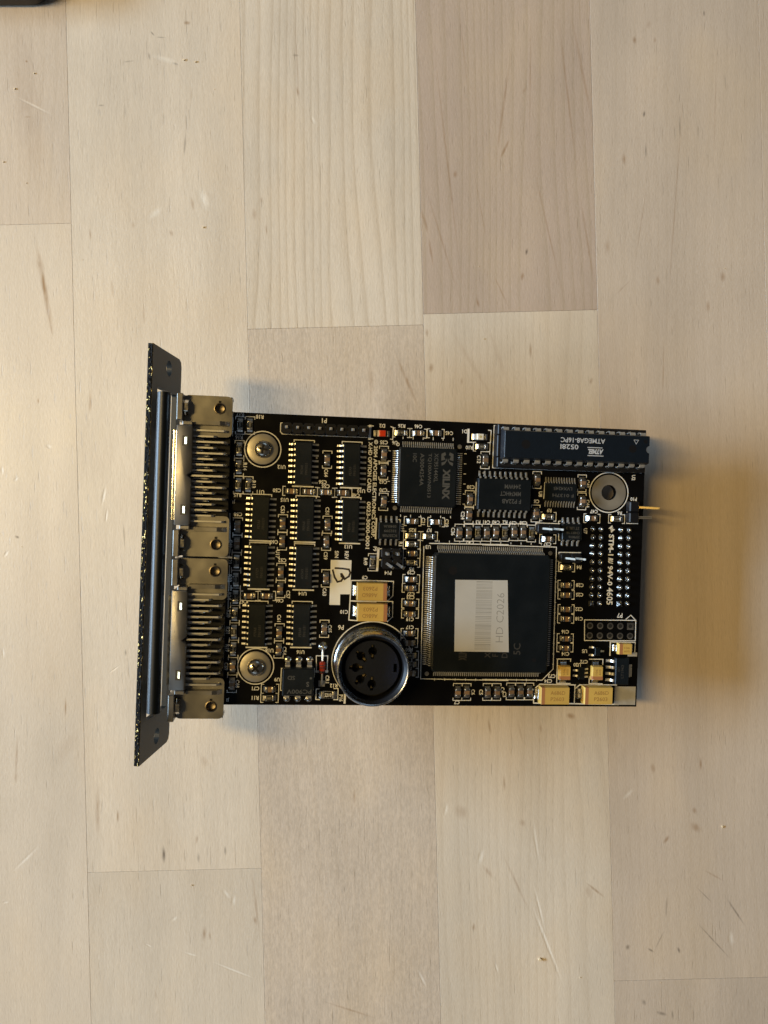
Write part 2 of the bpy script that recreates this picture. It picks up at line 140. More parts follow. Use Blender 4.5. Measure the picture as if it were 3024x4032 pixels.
# ------------------------------------------------------------------ mesh helpers
class MB:
    def __init__(s): s.v = []; s.f = []
    def add(s, v, f):
        n = len(s.v); s.v += [tuple(p) for p in v]; s.f += [tuple(i + n for i in q) for q in f]; return s
    def box(s, x0, x1, y0, y1, z0, z1):
        return s.add([(x0,y0,z0),(x1,y0,z0),(x1,y1,z0),(x0,y1,z0),(x0,y0,z1),(x1,y0,z1),(x1,y1,z1),(x0,y1,z1)],
            [(3,2,1,0),(4,5,6,7),(0,1,5,4),(1,2,6,5),(2,3,7,6),(3,0,4,7)])
    def loft(s, loops, cap0=True, cap1=True):
        n = len(loops[0]); v = [p for l in loops for p in l]; f = []
        for k in range(len(loops)-1):
            for i in range(n):
                j = (i+1) % n
                f.append((k*n+i, k*n+j, (k+1)*n+j, (k+1)*n+i))
        if cap0: f.append(tuple(reversed(range(n))))
        if cap1: f.append(tuple(range((len(loops)-1)*n, len(loops)*n)))
        return s.add(v, f)
    def rects(s, rows):         # rows of (hx, hy, z [,cx, cy])
        L = []
        for r in rows:
            hx, hy, z = r[:3]; cx, cy = (r[3], r[4]) if len(r) > 3 else (0, 0)
            L.append([(cx-hx,cy-hy,z),(cx+hx,cy-hy,z),(cx+hx,cy+hy,z),(cx-hx,cy+hy,z)])
        return s.loft(L)
    def rev(s, prof, n=32, cx=0, cy=0, cap0=False, cap1=False):    # prof: (r, z) going up the outside
        L = [[(cx+r*math.cos(2*PI*i/n), cy+r*math.sin(2*PI*i/n), z) for i in range(n)] for r, z in prof]
        return s.loft(L, cap0, cap1)
    def cyl(s, x, y, r, z0, z1, n=20): return s.rev([(r,z0),(r,z1)], n, x, y, True, True)
    def prism(s, poly, z0, z1):
        return s.loft([[(x,y,z0) for x,y in poly],[(x,y,z1) for x,y in poly]])
    def tube(s, pts, r, n=8):
        P = [Vector(p) for p in pts]; L = []
        for i, p in enumerate(P):
            d = (P[min(i+1,len(P)-1)] - P[max(i-1,0)]).normalized()
            a = d.cross(Vector((0,0,1)))
            if a.length < 1e-4: a = d.cross(Vector((1,0,0)))
            a.normalize(); c = d.cross(a)
            rr = r[i] if isinstance(r,(list,tuple)) else r
            L.append([tuple(p + a*rr*math.cos(2*PI*k/n) + c*rr*math.sin(2*PI*k/n)) for k in range(n)])
        return s.loft(L)
    def bar(s, pts, w, h):      # square bar along a path in 3-D
        P = [Vector(p) for p in pts]; L = []
        for i, p in enumerate(P):
            d = (P[min(i+1,len(P)-1)] - P[max(i-1,0)]).normalized()
            a = d.cross(Vector((0,0,1)))
            if a.length < 1e-3: a = Vector((0,1,0))
            a.normalize(); c = a.cross(d)
            L.append([tuple(p - a*w/2 - c*h/2), tuple(p + a*w/2 - c*h/2), tuple(p + a*w/2 + c*h/2), tuple(p - a*w/2 + c*h/2)])
        return s.loft(L)
    def strip(s, pts, w, z):    # flat printed line
        P = [Vector((p[0],p[1],0)) for p in pts]
        for i in range(len(P)-1):
            d = P[i+1]-P[i]
            if d.length < 1e-6: continue
            d.normalize(); a = Vector((-d.y,d.x,0))*w/2; e = d*w/2*.98
            q = [P[i]-e-a, P[i+1]+e-a, P[i+1]+e+a, P[i]-e+a]
            zz = z + (i % 2)*.002
            s.add([(t.x,t.y,zz) for t in q], [(0,1,2,3)])
        return s
    def ring(s, x, y, r0, r1, z, n=48):
        v = []; f = []
        for i in range(n):
            c, t = math.cos(2*PI*i/n), math.sin(2*PI*i/n)
            v += [(x+r0*c,y+r0*t,z),(x+r1*c,y+r1*t,z)]
        for i in range(n):
            j = (i+1) % n; f.append((2*i, 2*i+1, 2*j+1, 2*j))
        return s.add(v, f)
    def disc(s, x, y, r, z, n=24): return s.add([(x+r*math.cos(2*PI*i/n), y+r*math.sin(2*PI*i/n), z) for i in range(n)], [tuple(range(n))])
    def move(s, dx, dy, dz=0, rot=0):
        c, t = math.cos(rot), math.sin(rot)
        s.v = [(x*c-y*t+dx, x*t+y*c+dy, z+dz) for x,y,z in s.v]; return s
    def join(s, o): return s.add(o.v, o.f)
    def mesh(s, name, bevel=0, seg=1, smooth=None):
        me = bpy.data.meshes.new(name)
        me.from_pydata([(x*S,y*S,z*S) for x,y,z in s.v], [], s.f)
        if bevel:
            bm = bmesh.new(); bm.from_mesh(me)
            ed = [e for e in bm.edges if len(e.link_faces) == 2 and e.calc_face_angle(0) > .5]
            bmesh.ops.bevel(bm, geom=ed, offset=bevel*S, segments=seg, profile=.5, affect='EDGES', clamp_overlap=True)
            bm.to_mesh(me); bm.free()
        me.validate()
        if smooth is not None:
            me.polygons.foreach_set('use_smooth', [True]*len(me.polygons))
            me.set_sharp_from_angle(angle=math.radians(smooth))
        return me

def plate_with_holes(outer, holes, z0, z1):
    """flat plate (mm) with real through holes -> mesh"""
    bm = bmesh.new(); edges = []
    for loop in [outer] + holes:
        vs = [bm.verts.new((x*S, y*S, z0*S)) for x, y in loop]
        for i in range(len(vs)): edges.append(bm.edges.new((vs[i], vs[(i+1) % len(vs)])))
    r = bmesh.ops.triangle_fill(bm, use_beauty=True, use_dissolve=False, edges=edges)
    fs = [g for g in r['geom'] if isinstance(g, bmesh.types.BMFace)]
    ex = bmesh.ops.extrude_face_region(bm, geom=fs)
    bmesh.ops.translate(bm, verts=[g for g in ex['geom'] if isinstance(g, bmesh.types.BMVert)], vec=(0,0,(z1-z0)*S))
    bmesh.ops.recalc_face_normals(bm, faces=bm.faces)
    me = bpy.data.meshes.new('plate'); bm.to_mesh(me); bm.free(); return me
def circle(x, y, r, n=32): return [(x+r*math.cos(2*PI*i/n), y+r*math.sin(2*PI*i/n)) for i in range(n)]
def rrect(x0, x1, y0, y1, r, n=5):
    P = []
    for cx, cy, a in ((x1-r,y0+r,-90),(x1-r,y1-r,0),(x0+r,y1-r,90),(x0+r,y0+r,180)):
        for i in range(n+1):
            t = math.radians(a+90*i/n); P.append((cx+r*math.cos(t), cy+r*math.sin(t)))
    return P

# ------------------------------------------------------------------ materials
def newmat(name):
    m = bpy.data.materials.new(name); m.use_nodes = True
    nt = m.node_tree; return m, nt, nt.nodes['Principled BSDF']
def nn(nt, t, **kw):
    n = nt.nodes.new(t)
    for k, v in kw.items(): setattr(n, k, v)
    return n
def mat(name, col, rough=.5, metal=0., spec=.5, var=.0, vs=900., bump=0., bs=2500., rvar=0., coat=0., alpha_trans=0.):
    m, nt, p = newmat(name)
    p.inputs['Base Color'].default_value = (*col, 1); p.inputs['Roughness'].default_value = rough
    p.inputs['Metallic'].default_value = metal; p.inputs['Specular IOR Level'].default_value = spec
    p.inputs['Coat Weight'].default_value = coat
    if alpha_trans: p.inputs['Transmission Weight'].default_value = alpha_trans
    tc = nn(nt, 'ShaderNodeTexCoord')
    if var or rvar:
        no = nn(nt, 'ShaderNodeTexNoise'); no.inputs['Scale'].default_value = vs; no.inputs['Detail'].default_value = 5
        nt.links.new(tc.outputs['Object'], no.inputs['Vector'])
        oi = nn(nt, 'ShaderNodeObjectInfo')
        ad = nn(nt, 'ShaderNodeMath', operation='MULTIPLY_ADD'); ad.inputs[1].default_value = .5
        nt.links.new(oi.outputs['Random'], ad.inputs[0]); nt.links.new(no.outputs['Fac'], ad.inputs[2])
        if var:
            mr = nn(nt, 'ShaderNodeMapRange'); mr.inputs[1].default_value = .45; mr.inputs[2].default_value = 1.05
            mr.inputs[3].default_value = 1-var; mr.inputs[4].default_value = 1+var
            nt.links.new(ad.outputs[0], mr.inputs[0])
            mx = nn(nt, 'ShaderNodeVectorMath', operation='SCALE'); mx.inputs[0].default_value = col
            nt.links.new(mr.outputs[0], mx.inputs['Scale']); nt.links.new(mx.outputs[0], p.inputs['Base Color'])
        if rvar:
            mr2 = nn(nt, 'ShaderNodeMapRange'); mr2.inputs[1].default_value = .3; mr2.inputs[2].default_value = .7
            mr2.inputs[3].default_value = max(.02, rough-rvar); mr2.inputs[4].default_value = rough+rvar
            nt.links.new(no.outputs['Fac'], mr2.inputs[0]); nt.links.new(mr2.outputs[0], p.inputs['Roughness'])
    if bump:
        n2 = nn(nt, 'ShaderNodeTexNoise'); n2.inputs['Scale'].default_value = bs; n2.inputs['Detail'].default_value = 3
        nt.links.new(tc.outputs['Object'], n2.inputs['Vector'])
        b = nn(nt, 'ShaderNodeBump'); b.inputs['Strength'].default_value = bump; b.inputs['Distance'].default_value = .0002
        nt.links.new(n2.outputs['Fac'], b.inputs['Height']); nt.links.new(b.outputs[0], p.inputs['Normal'])
    return m
M = {}
M['mask'] = mat('black_solder_mask', (.0025,.0025,.0028), .30, spec=.22, var=.25, vs=180, rvar=.06, bump=.04, bs=900)
M['silk'] = mat('white_silkscreen', (.86,.86,.83), .6, var=.12, vs=600)
M['tin'] = mat('tinned_lead', (.68,.67,.64), .36, .72, rvar=.1, vs=1500)
M['solder'] = mat('solder', (.66,.65,.62), .26, 1, rvar=.12, vs=1800, bump=.25, bs=2200)
M['cap_end'] = mat('capacitor_end', (.60,.58,.54), .36, 1, rvar=.12, vs=1500, bump=.15, bs=2600)
M['plastic'] = mat('chip_epoxy', (.0062,.0092,.0122), .40, spec=.24, var=.15, rvar=.07, vs=240, bump=.22, bs=5200)
M['plastic_dip'] = mat('dip_epoxy', (.0058,.0105,.0178), .40, spec=.32, var=.12, bump=.2, bs=4200)
M['mark'] = mat('laser_marking', (.075,.075,.072), .7)
M['markfaint'] = mat('faint_marking', (.036,.034,.031), .7)
M['markwhite'] = mat('white_ink', (.50,.53,.58), .6)
M['ceram'] = mat('brown_ceramic', (.26,.165,.095), .45, var=.25, vs=300)
M['resbody'] = mat('resistor_glaze', (.016,.015,.014), .25)
M['resside'] = mat('resistor_ceramic', (.5,.49,.45), .5)
M['restext'] = mat('resistor_print', (.42,.40,.34), .6)
M['tant'] = mat('tantalum_yellow', (.66,.435,.105), .42, var=.12, vs=250, bump=.06)
M['tantband'] = mat('tantalum_band', (.42,.185,.075), .45)
M['tantmark'] = mat('tantalum_print', (.36,.20,.055), .5)
M['nickel'] = mat('dull_nickel', (.37,.355,.325), .36, 1, var=.10, vs=120, rvar=.10, bump=.03)
M['bright'] = mat('bright_tin_shell', (.80,.82,.84), .16, 1, rvar=.05)
M['dullpin'] = mat('dull_pin', (.26,.25,.22), .6, .7)
M['pins'] = mat('connector_pin', (.74,.73,.70), .36, .9)
M['blackpl'] = mat('black_plastic', (.008,.008,.0095), .45, spec=.28, bump=.08)
M['bluepl'] = mat('navy_plastic', (.006,.009,.022), .40, bump=.12, bs=1800)
M['chrome'] = mat('din_shell', (.58,.60,.62), .27, 1, rvar=.08, bump=.05)
M['gold'] = mat('gold_pin', (.95,.70,.28), .30, .95)
M['washer'] = mat('nickel_washer', (.47,.44,.38), .46, .75, rvar=.1, var=.08, vs=200)
M['screw'] = mat('screw_steel', (.66,.62,.54), .24, 1, rvar=.08)
M['pad'] = mat('tinned_pad', (.47,.45,.42), .42, 1, var=.12, vs=200, rvar=.12, bump=.1)
M['bigpad'] = mat('tinned_area', (.50,.485,.45), .5, .35, var=.25, vs=350, bump=.3, bs=1200)
M['padhole'] = mat('dark_hole', (.01,.01,.01), .6)
M['paint'] = mat('panel_paint', (.0125,.0175,.0205), .48, spec=.36, var=.10, vs=160, bump=.12, bs=2500)
M['tubem'] = mat('black_rubber', (.007,.010,.013), .40, spec=.42, bump=.05, bs=1500)
M['paper'] = mat('silver_label', (.57,.555,.52), .5, metal=.15, var=.06, vs=220, bump=.05)
M['ink'] = mat('label_ink', (.28,.27,.25), .7)
M['marker'] = mat('marker_ink', (.030,.020,.018), .4)
M['whitepaint'] = mat('label_white', (.86,.86,.82), .55, var=.06, vs=150)
M['redled'] = mat('red_led', (.75,.055,.012), .28, spec=.6)
M['wled'] = mat('white_led', (.80,.78,.70), .35)
M['yled'] = mat('led_lens', (.55,.48,.22), .2)
M['glass'] = mat('diode_glass', (.32,.035,.015), .12, coat=.6)
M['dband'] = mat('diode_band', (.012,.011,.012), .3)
M['fr4'] = mat('board_core', (.035,.03,.02), .6)
M['brass'] = mat('brass_standoff', (.62,.50,.28), .3, 1)
M['darkcase'] = mat('dark_case', (.012,.011,.010), .5)
M['crumb'] = mat('crumb', (.58,.46,.30), .7, var=.3)
def edge_mat():     # bare brass sparkling through chipped paint
    m, nt, p = newmat('panel_worn_edge')
    tc = nn(nt, 'ShaderNodeTexCoord')
    no = nn(nt, 'ShaderNodeTexNoise'); no.inputs['Scale'].default_value = 2600; no.inputs['Detail'].default_value = 4
    mp = nn(nt, 'ShaderNodeMapping'); mp.inputs['Scale'].default_value = (.55, 1, 1)
    nt.links.new(tc.outputs['Object'], mp.inputs[0]); nt.links.new(mp.outputs[0], no.inputs['Vector'])
    r = nn(nt, 'ShaderNodeMapRange'); r.inputs[1].default_value = .60; r.inputs[2].default_value = .66
    nt.links.new(no.outputs['Fac'], r.inputs[0])
    mx = nn(nt, 'ShaderNodeMix', data_type='RGBA'); mx.inputs[6].default_value = (.010,.010,.010,1); mx.inputs[7].default_value = (.85,.66,.27,1)
    nt.links.new(r.outputs[0], mx.inputs[0]); nt.links.new(mx.outputs[2], p.inputs['Base Color'])
    nt.links.new(r.outputs[0], p.inputs['Metallic']); p.inputs['Roughness'].default_value = .45; p.inputs['Specular IOR Level'].default_value = .05
    b = nn(nt, 'ShaderNodeBump'); b.inputs['Strength'].default_value = 1.; b.inputs['Distance'].default_value = .0006
    nt.links.new(no.outputs['Fac'], b.inputs['Height']); nt.links.new(b.outputs[0], p.inputs['Normal'])
    return m
M['wornedge'] = edge_mat()

def wood_mat(root, marks=()):
    m, nt, p = newmat('maple_stave'); L = nt.links.new
    tc = nn(nt, 'ShaderNodeTexCoord'); tc.object = root
    mm = nn(nt, 'ShaderNodeVectorMath', operation='SCALE'); mm.inputs['Scale'].default_value = 1000.
    L(tc.outputs['Object'], mm.inputs[0])                       # table millimetres
    def attr(n):
        a = nn(nt, 'ShaderNodeAttribute', attribute_type='OBJECT', attribute_name=n); return a
    seed = attr('seed'); tone = attr('tone'); red = attr('red'); ring = attr('rings'); fleck = attr('fleck')
    sv = nn(nt, 'ShaderNodeCombineXYZ')
    L(seed.outputs['Fac'], sv.inputs[0]); L(seed.outputs['Fac'], sv.inputs[2])
    P = nn(nt, 'ShaderNodeVectorMath', operation='ADD'); L(mm.outputs[0], P.inputs[0]); L(sv.outputs[0], P.inputs[1])
    def noise(scale, detail=4, rough=.5, dist=0., src=P):
        mp = nn(nt, 'ShaderNodeMapping'); mp.inputs['Scale'].default_value = scale; L(src.outputs[0], mp.inputs[0])
        n = nn(nt, 'ShaderNodeTexNoise'); n.inputs['Scale'].default_value = 1.; n.inputs['Detail'].default_value = detail
        n.inputs['Roughness'].default_value = rough; n.inputs['Distortion'].default_value = dist
        L(mp.outputs[0], n.inputs['Vector']); return n.outputs['Fac']
    def rng(x, a, b, c, d, smooth=False):
        r = nn(nt, 'ShaderNodeMapRange'); r.inputs[1].default_value = a; r.inputs[2].default_value = b; r.inputs[3].default_value = c; r.inputs[4].default_value = d
        if smooth: r.interpolation_type = 'SMOOTHSTEP'
        L(x, r.inputs[0]); return r.outputs[0]
    def mth(op, a, b=None, c=None):
        n = nn(nt, 'ShaderNodeMath', operation=op)
        for i, x in enumerate((a, b, c)):
            if x is None: continue
            if isinstance(x, (int, float)): n.inputs[i].default_value = x
            else: L(x, n.inputs[i])
        return n.outputs[0]
    broad = noise((.09,.012,.1), 1)
    cloud = noise((.05,.03,.05), 2, .55)
    fibre = noise((3.2,.16,1), 2, .6)
    fibre2 = noise((9.,.7,1), 1, .6)
    flk = noise((2.4,.75,1), 2, .6)
    pore = noise((2.6,.14,1), 2, .5)
    wob = noise((.045,.0045,.05), 2, .4)
    # growth rings: slow stripes bent by a low noise
    sx = nn(nt, 'ShaderNodeSeparateXYZ'); L(P.outputs[0], sx.inputs[0])
    ph = mth('MULTIPLY_ADD', wob, 9., mth('MULTIPLY', sx.outputs[0], .36))
    fr = mth('FRACT', ph)
    line = mth('MULTIPLY', rng(fr, .0, .82, 0., 1.), rng(fr, .86, 1., 1., 0.))
    line = mth('POWER', line, 3.2)
    line = mth('MULTIPLY', line, ring.outputs['Fac'])
    # value multiplier
    v = rng(broad, .3, .7, .93, 1.06)
    v = mth('MULTIPLY', v, rng(cloud, .3, .7, .95, 1.04))
    v = mth('MULTIPLY', v, rng(fibre, .25, .75, .945, 1.05))
    v = mth('MULTIPLY', v, rng(fibre2, .25, .75, .94, 1.055))
    fl = mth('MULTIPLY', rng(flk, .35, .65, -1., 1.), fleck.outputs['Fac'])
    v = mth('MULTIPLY_ADD', fl, .12, v)
    v = mth('MULTIPLY', v, mth('SUBTRACT', 1., mth('MULTIPLY', line, .13)))
    pm = rng(pore, .66, .74, 0., .20)
    v = mth('MULTIPLY', v, mth('SUBTRACT', 1., pm))
    v = mth('MULTIPLY', v, tone.outputs['Fac'])
    base = nn(nt, 'ShaderNodeMix', data_type='RGBA'); base.inputs[6].default_value = (.632,.545,.436,1); base.inputs[7].default_value = (.520,.402,.316,1)
    L(red.outputs['Fac'], base.inputs[0])
    warm = nn(nt, 'ShaderNodeMix', data_type='RGBA'); warm.inputs[7].default_value = (.55,.425,.285,1)
    L(mth('ADD', rng(cloud, .45, .72, 0., .38), mth('MULTIPLY', line, .4)), warm.inputs[0]); L(base.outputs[2], warm.inputs[6])
    col = nn(nt, 'ShaderNodeVectorMath', operation='SCALE'); L(warm.outputs[2], col.inputs[0]); L(v, col.inputs['Scale'])
    cur = col.outputs[0]
    # mineral streaks, pores, dents and scratches that belong to this table
    jit = noise((1.1,.22,1), 1, .6)
    jm = rng(jit, .3, .7, .55, 1.25)
    sums = {'d': None, 'k': None, 'l': None}
    for x0, y0, x1, y1, w, s, k in marks:
        dx, dy = x1-x0, y1-y0; ln = math.hypot(dx, dy)
        mp = nn(nt, 'ShaderNodeMapping', vector_type='TEXTURE')
        c, t = math.cos(-TROT), math.sin(-TROT); mx_, my_ = (x0+x1)/2, (y0+y1)/2
        mp.inputs['Location'].default_value = (mx_*c-my_*t, mx_*t+my_*c, 0)
        mp.inputs['Rotation'].default_value = (0, 0, math.atan2(dy, dx)-PI/2-TROT)
        mp.inputs['Scale'].default_value = (max(w*1.0,.24), ln/2+w*.8, 5)
        L(mm.outputs[0], mp.inputs[0])
        le = nn(nt, 'ShaderNodeVectorMath', operation='LENGTH'); L(mp.outputs[0], le.inputs[0])
        r = rng(le.outputs['Value'], 0., 1., s, 0., True)
        sums[k] = r if sums[k] is None else mth('MAXIMUM', sums[k], r)
    for k, cc, am in (('d', (.235,.115,.035,1), .95), ('k', (.05,.038,.030,1), .85), ('l', (.80,.75,.66,1), .72)):
        if sums[k] is None: continue
        mx = nn(nt, 'ShaderNodeMix', data_type='RGBA'); mx.inputs[7].default_value = cc
        fac = mth('MULTIPLY', sums[k], am)
        if k != 'l': fac = mth('MULTIPLY', fac, jm)
        L(fac, mx.inputs[0]); L(cur, mx.inputs[6]); cur = mx.outputs[2]
    L(cur, p.inputs['Base Color'])
    L(rng(cloud, .3, .7, .36, .48), p.inputs['Roughness']); p.inputs['Specular IOR Level'].default_value = .5
    hgt = mth('ADD', mth('MULTIPLY', flk, .5), mth('MULTIPLY', fibre2, .35))
    hgt = mth('SUBTRACT', hgt, mth('MULTIPLY', pm, 1.5))
    if sums['l']: hgt = mth('SUBTRACT', hgt, mth('MULTIPLY', sums['l'], 1.6))
    b = nn(nt, 'ShaderNodeBump'); b.inputs['Strength'].default_value = .5; b.inputs['Distance'].default_value = .00012
    L(hgt, b.inputs['Height']); L(b.outputs[0], p.inputs['Normal'])
    return m

# ------------------------------------------------------------------ object helpers
def obj(name, me, material=None, parent=None, loc=(0,0,0), rz=0.):
    o = bpy.data.objects.new(name, me); COL.objects.link(o)
    if me is not None and material is not None and len(me.materials) == 0: me.materials.append(material)
    o.location = (loc[0]*S, loc[1]*S, loc[2]*S); o.rotation_euler = (0, 0, rz)
    if parent is not None: o.parent = parent
    return o
def tag(o, label=None, cat=None, group=None, kind=None):
    if label: o['label'] = label
    if cat: o['category'] = cat
    if group: o['group'] = group
    if kind: o['kind'] = kind
    return o

# lettering: the built-in font turned into flat mesh
_fc = {}
def glyphs(s, bold=.0, shear=0.):
    key = (s, bold, shear)
    if key in _fc: return _fc[key]
    cu = bpy.data.curves.new('t', 'FONT'); cu.body = s; cu.size = 1.; cu.resolution_u = 2; cu.offset = bold; cu.shear = shear
    cu.fill_mode = 'FRONT'
    o = bpy.data.objects.new('t', cu)
    me = bpy.data.meshes.new_from_object(o)
    v = [tuple(x.co) for x in me.vertices]; f = [tuple(q.vertices) for q in me.polygons]
    bpy.data.objects.remove(o); bpy.data.curves.remove(cu); bpy.data.meshes.remove(me)
    x0 = min(a[0] for a in v); x1 = max(a[0] for a in v); y0 = min(a[1] for a in v); y1 = max(a[1] for a in v)
    r = ([(a[0]-(x0+x1)/2, a[1]-(y0+y1)/2) for a in v], f, x1-x0, y1-y0); _fc[key] = r; return r
def text(mb, s, u, v, h, rot=0., z=.03, length=None, bold=.012, shear=0.):
    """centred at u,v; h = letter height in mm; rot in quarter turns"""
    vs, f, w, hh = glyphs(s, bold, shear)
    ky = h/hh; kx = length/w if length else ky*.92
    a = rot*PI/2; c, t = math.cos(a), math.sin(a)
    mb.add([(u+x*kx*c-y*ky*t, v+x*kx*t+y*ky*c, z) for x, y in vs], f)

# ================================================================== TABLE
TROT = math.radians(1.43)
tt = obj('table_top', MB().box(-420,420,-420,420,-34,-2.0).mesh('slab'))
tt.rotation_euler = (0, 0, TROT)
tag(tt, 'pale maple butcher block table top made of glued staves', kind='structure')
WOOD = wood_mat(tt); tt.data.materials.append(WOOD)
for k, v in (('seed',0.),('tone',.7),('red',0.),('rings',0.),('fleck',0.)): tt[k] = v
seams = [TABSEAM[0]-45.3*k for k in range(7,0,-1)] + TABSEAM + [TABSEAM[-1]+45.2*k for k in range(1,7)]
known = {  # column (left seam index offset from TABSEAM[0]): list of joints and of looks (tone, red, rings, fleck) from far to near
  -1: ([77.1], [(.99,.35,.25,.1),(1.02,.1,.1,.12)]),
   0: ([-91.8], [(1.04,.04,.10,.12),(.965,.02,.12,.1)]),
   1: ([48.4], [(1.05,.0,.80,.12),(.975,.35,.25,.62)]),
   2: ([51.2], [(.93,.85,.8,.1),(1.03,.0,.35,.1)]),
   3: ([-123.4], [(.965,.42,.22,.1),(.89,.42,.1,.15)]),
   4: ([150.], [(.94,.55,.3,.1),(.94,.4,.3,.1)]),
}
rt = random.Random(3)
for i in range(len(seams)-1):
    k = i-7
    if k in known: js, looks = known[k]
    else:
        js = [rt.uniform(-150,150)]; looks = [(rt.uniform(.93,1.05), rt.choice([0,.1,.4,.7]), rt.uniform(.1,.7), rt.choice([.1,.1,.7])) for _ in range(2)]
    ys = [420] + js + [-420]
    for a, (tn, rd, rg, fk) in zip(range(len(ys)-1), looks):
        x0, x1 = seams[i]+.02, seams[i+1]-.02; y1, y0 = ys[a]-.02, ys[a+1]+.02
        me = MB().rects([((x1-x0)/2, (y1-y0)/2, -20), ((x1-x0)/2, (y1-y0)/2, -.07), ((x1-x0)/2-.05, (y1-y0)/2-.05, -rt.uniform(0,.03))]).mesh('stave')
        own = []
        for mk in MARKS:
            for px_, py_ in (mk[0:2], mk[2:4]):
                c_, s_ = math.cos(-TROT), math.sin(-TROT); qx, qy = px_*c_-py_*s_, px_*s_+py_*c_
                if x0-.5 < qx < x1+.5 and y0-.5 < qy < y1+.5 and mk not in own: own.append(mk)
        o = obj('stave', me, wood_mat(tt, own) if own else WOOD, tt, ((x0+x1)/2, (y0+y1)/2, 0))
        o['seed'] = rt.uniform(10, 900); o['tone'] = tn; o['red'] = rd; o['rings'] = rg; o['fleck'] = fk
# crumbs and specks of dust
cm = MB(); rc = random.Random(5)
spots = [(-96,110,.5),(-91,114,.4),(-47,74,.45),(40.5,-116.2,1.0),(87.9,-81.7,.5),(-99,91,.4),(-52,117.5,.5),(-49,117,.45),(26,45,.3),(-93,85.5,.3),(88,-82,.35),(51,-121,.3),(-50,-97,.35)]
for _ in range(28): spots.append((rc.uniform(-100,100), rc.uniform(-132,132), rc.uniform(.08,.2)))
for x, y, r in spots:
    r *= .62
    P = [[(x+r*rc.uniform(.6,1.)*math.cos(2*PI*i/6), y+r*rc.uniform(.5,.9)*math.sin(2*PI*i/6), z*r) for i in range(6)] for z in (.02,.5,.8)]
    cm.loft(P)
tag(obj('crumbs', cm.mesh('crumbs', smooth=60), M['crumb']), 'tiny crumbs and dust specks scattered over the table', 'crumbs', kind='stuff')
# dark object just entering the far left corner
ck = obj('dark_case', MB().prism(rrect(-190,-85.5,131.2,190,6), 0, 9).mesh('case', bevel=1., seg=2, smooth=40), M['darkcase'])
tag(ck, 'blurred dark object just entering the top left corner of the photo', 'case')

# ================================================================== CARD
Ou, Uu, Vv, Nn = (Vector(FRAME[k]) for k in 'OUVN')
BW, BH = FRAME['W'], FRAME['H']
TH = 1.6
ZB = 16.6                           # board top above the card's own base point
card = bpy.data.objects.new('circuit_card', None); COL.objects.link(card); card.empty_display_size = .01
mw = Matrix.Identity(4)
for i, a in enumerate((Uu, Vv, Nn)):
    for j in range(3): mw[j][i] = a[j]
org = (Ou - Nn*ZB)*S
mw.translation = org
card.matrix_world = mw
tag(card, 'black audio option circuit card with metal connectors and dark front panel, lying on the table', 'circuit card')
def part(name, me, material=None, parent=None, u=0, v=0, h=0, rz=0.):
    if parent is None: return obj(name, me, material, card, (u, v, h+ZB), rz)
    return obj(name, me, material, parent, (u, v, h), rz)
PTg = lambda k: PT[k]

# ---- bare board
u0, u1, v0, v1 = -60.2, BW/2, -BH/2, BH/2
MHu, MHv = PT['MH']
pcb = part('circuit_board', plate_with_holes([(u0,v0),(u1,v0),(u1,v1),(u0,v1)], [circle(MHu,MHv,1.85)], -TH, 0), M['mask'])

# ---- printed white lines and lettering
ZL = .02
silk = MB(); refs = MB()
def brackets(u, v, o, hl=2.02, hw=1.06, leg=.55, w=.17):
    q = []
    for s in (-1, 1):
        p = [(s*(hl-leg), -hw), (s*hl, -hw), (s*hl, hw), (s*(hl-leg), hw)]
        q.append([(u+a, v+b) if o == 'H' else (u-b, v+a) for a, b in p])
    for p in q: silk.strip(p, w, ZL)
for ref, o, u, v in PASSIVES: brackets(u, v, o)
for w, pts in SILK: silk.strip(pts, w, ZL+.004)
for ref, u, v in SOIC16:
    silk.strip([(u-2.35,v+5.0),(u-2.35,v+5.45),(u+2.35,v+5.45),(u+2.35,v+5.0)], .2, ZL)
    silk.strip([(u-2.35,v-5.35),(u+2.35,v-5.35)], .32, ZL)
for k, r in (('S1',4.15),('S2',4.15),('MH',4.85)): silk.ring(*PT[k], r-.12, r+.12, ZL)
silk.ring(*PT['DINsilk'], 9.35, 9.6, ZL, 72)
cu, cv = PT['U6']
silk.ring(cu-7.2, cv+7.6, .25, .42, ZL, 20)
for i in range(6):
    silk.strip([(cu-6+i*2.4, cv+9.0),(cu-6+i*2.4, cv+9.4+.2*(i%2))], .16, ZL); silk.strip([(cu-6+i*2.4, cv-9.0),(cu-6+i*2.4, cv-9.4)], .16, ZL)
    silk.strip([(cu+8.9, cv-6+i*2.4),(cu+9.3, cv-6+i*2.4)], .16, ZL); silk.strip([(cu-8.9, cv-6+i*2.4),(cu-9.3, cv-6+i*2.4)], .16, ZL)
cu, cv = PT['U3']
for i in range(11):
    t = -12.5+i*2.5
    silk.strip([(cu+t, cv+16.3),(cu+t, cv+16.7)], .14, ZL); silk.strip([(cu+t, cv-16.2),(cu+t, cv-16.6)], .14, ZL); silk.strip([(cu+16.3, cv+t),(cu+16.6, cv+t)], .14, ZL)
part('silkscreen_lines', silk.mesh('silk'), M['silk'])
for s, r, u, v in REFS: text(refs, s, u, v, .92, {1:-1, 2:2}[r], ZL+.008, bold=.026)
text(refs, 'P1', -28.7, 32.8, 1.15, 2, ZL, bold=.02)
text(refs, 'P6', -23.3, -15.55, 1.15, 2, ZL, bold=.02)
text(refs, 'P7', 44.7, -11.55, 1.15, 2, ZL, bold=.02)
text(refs, 'X-HD OPTION CARD', -17.7, 22.34, .95, -1, ZL, length=11.9, bold=.024)
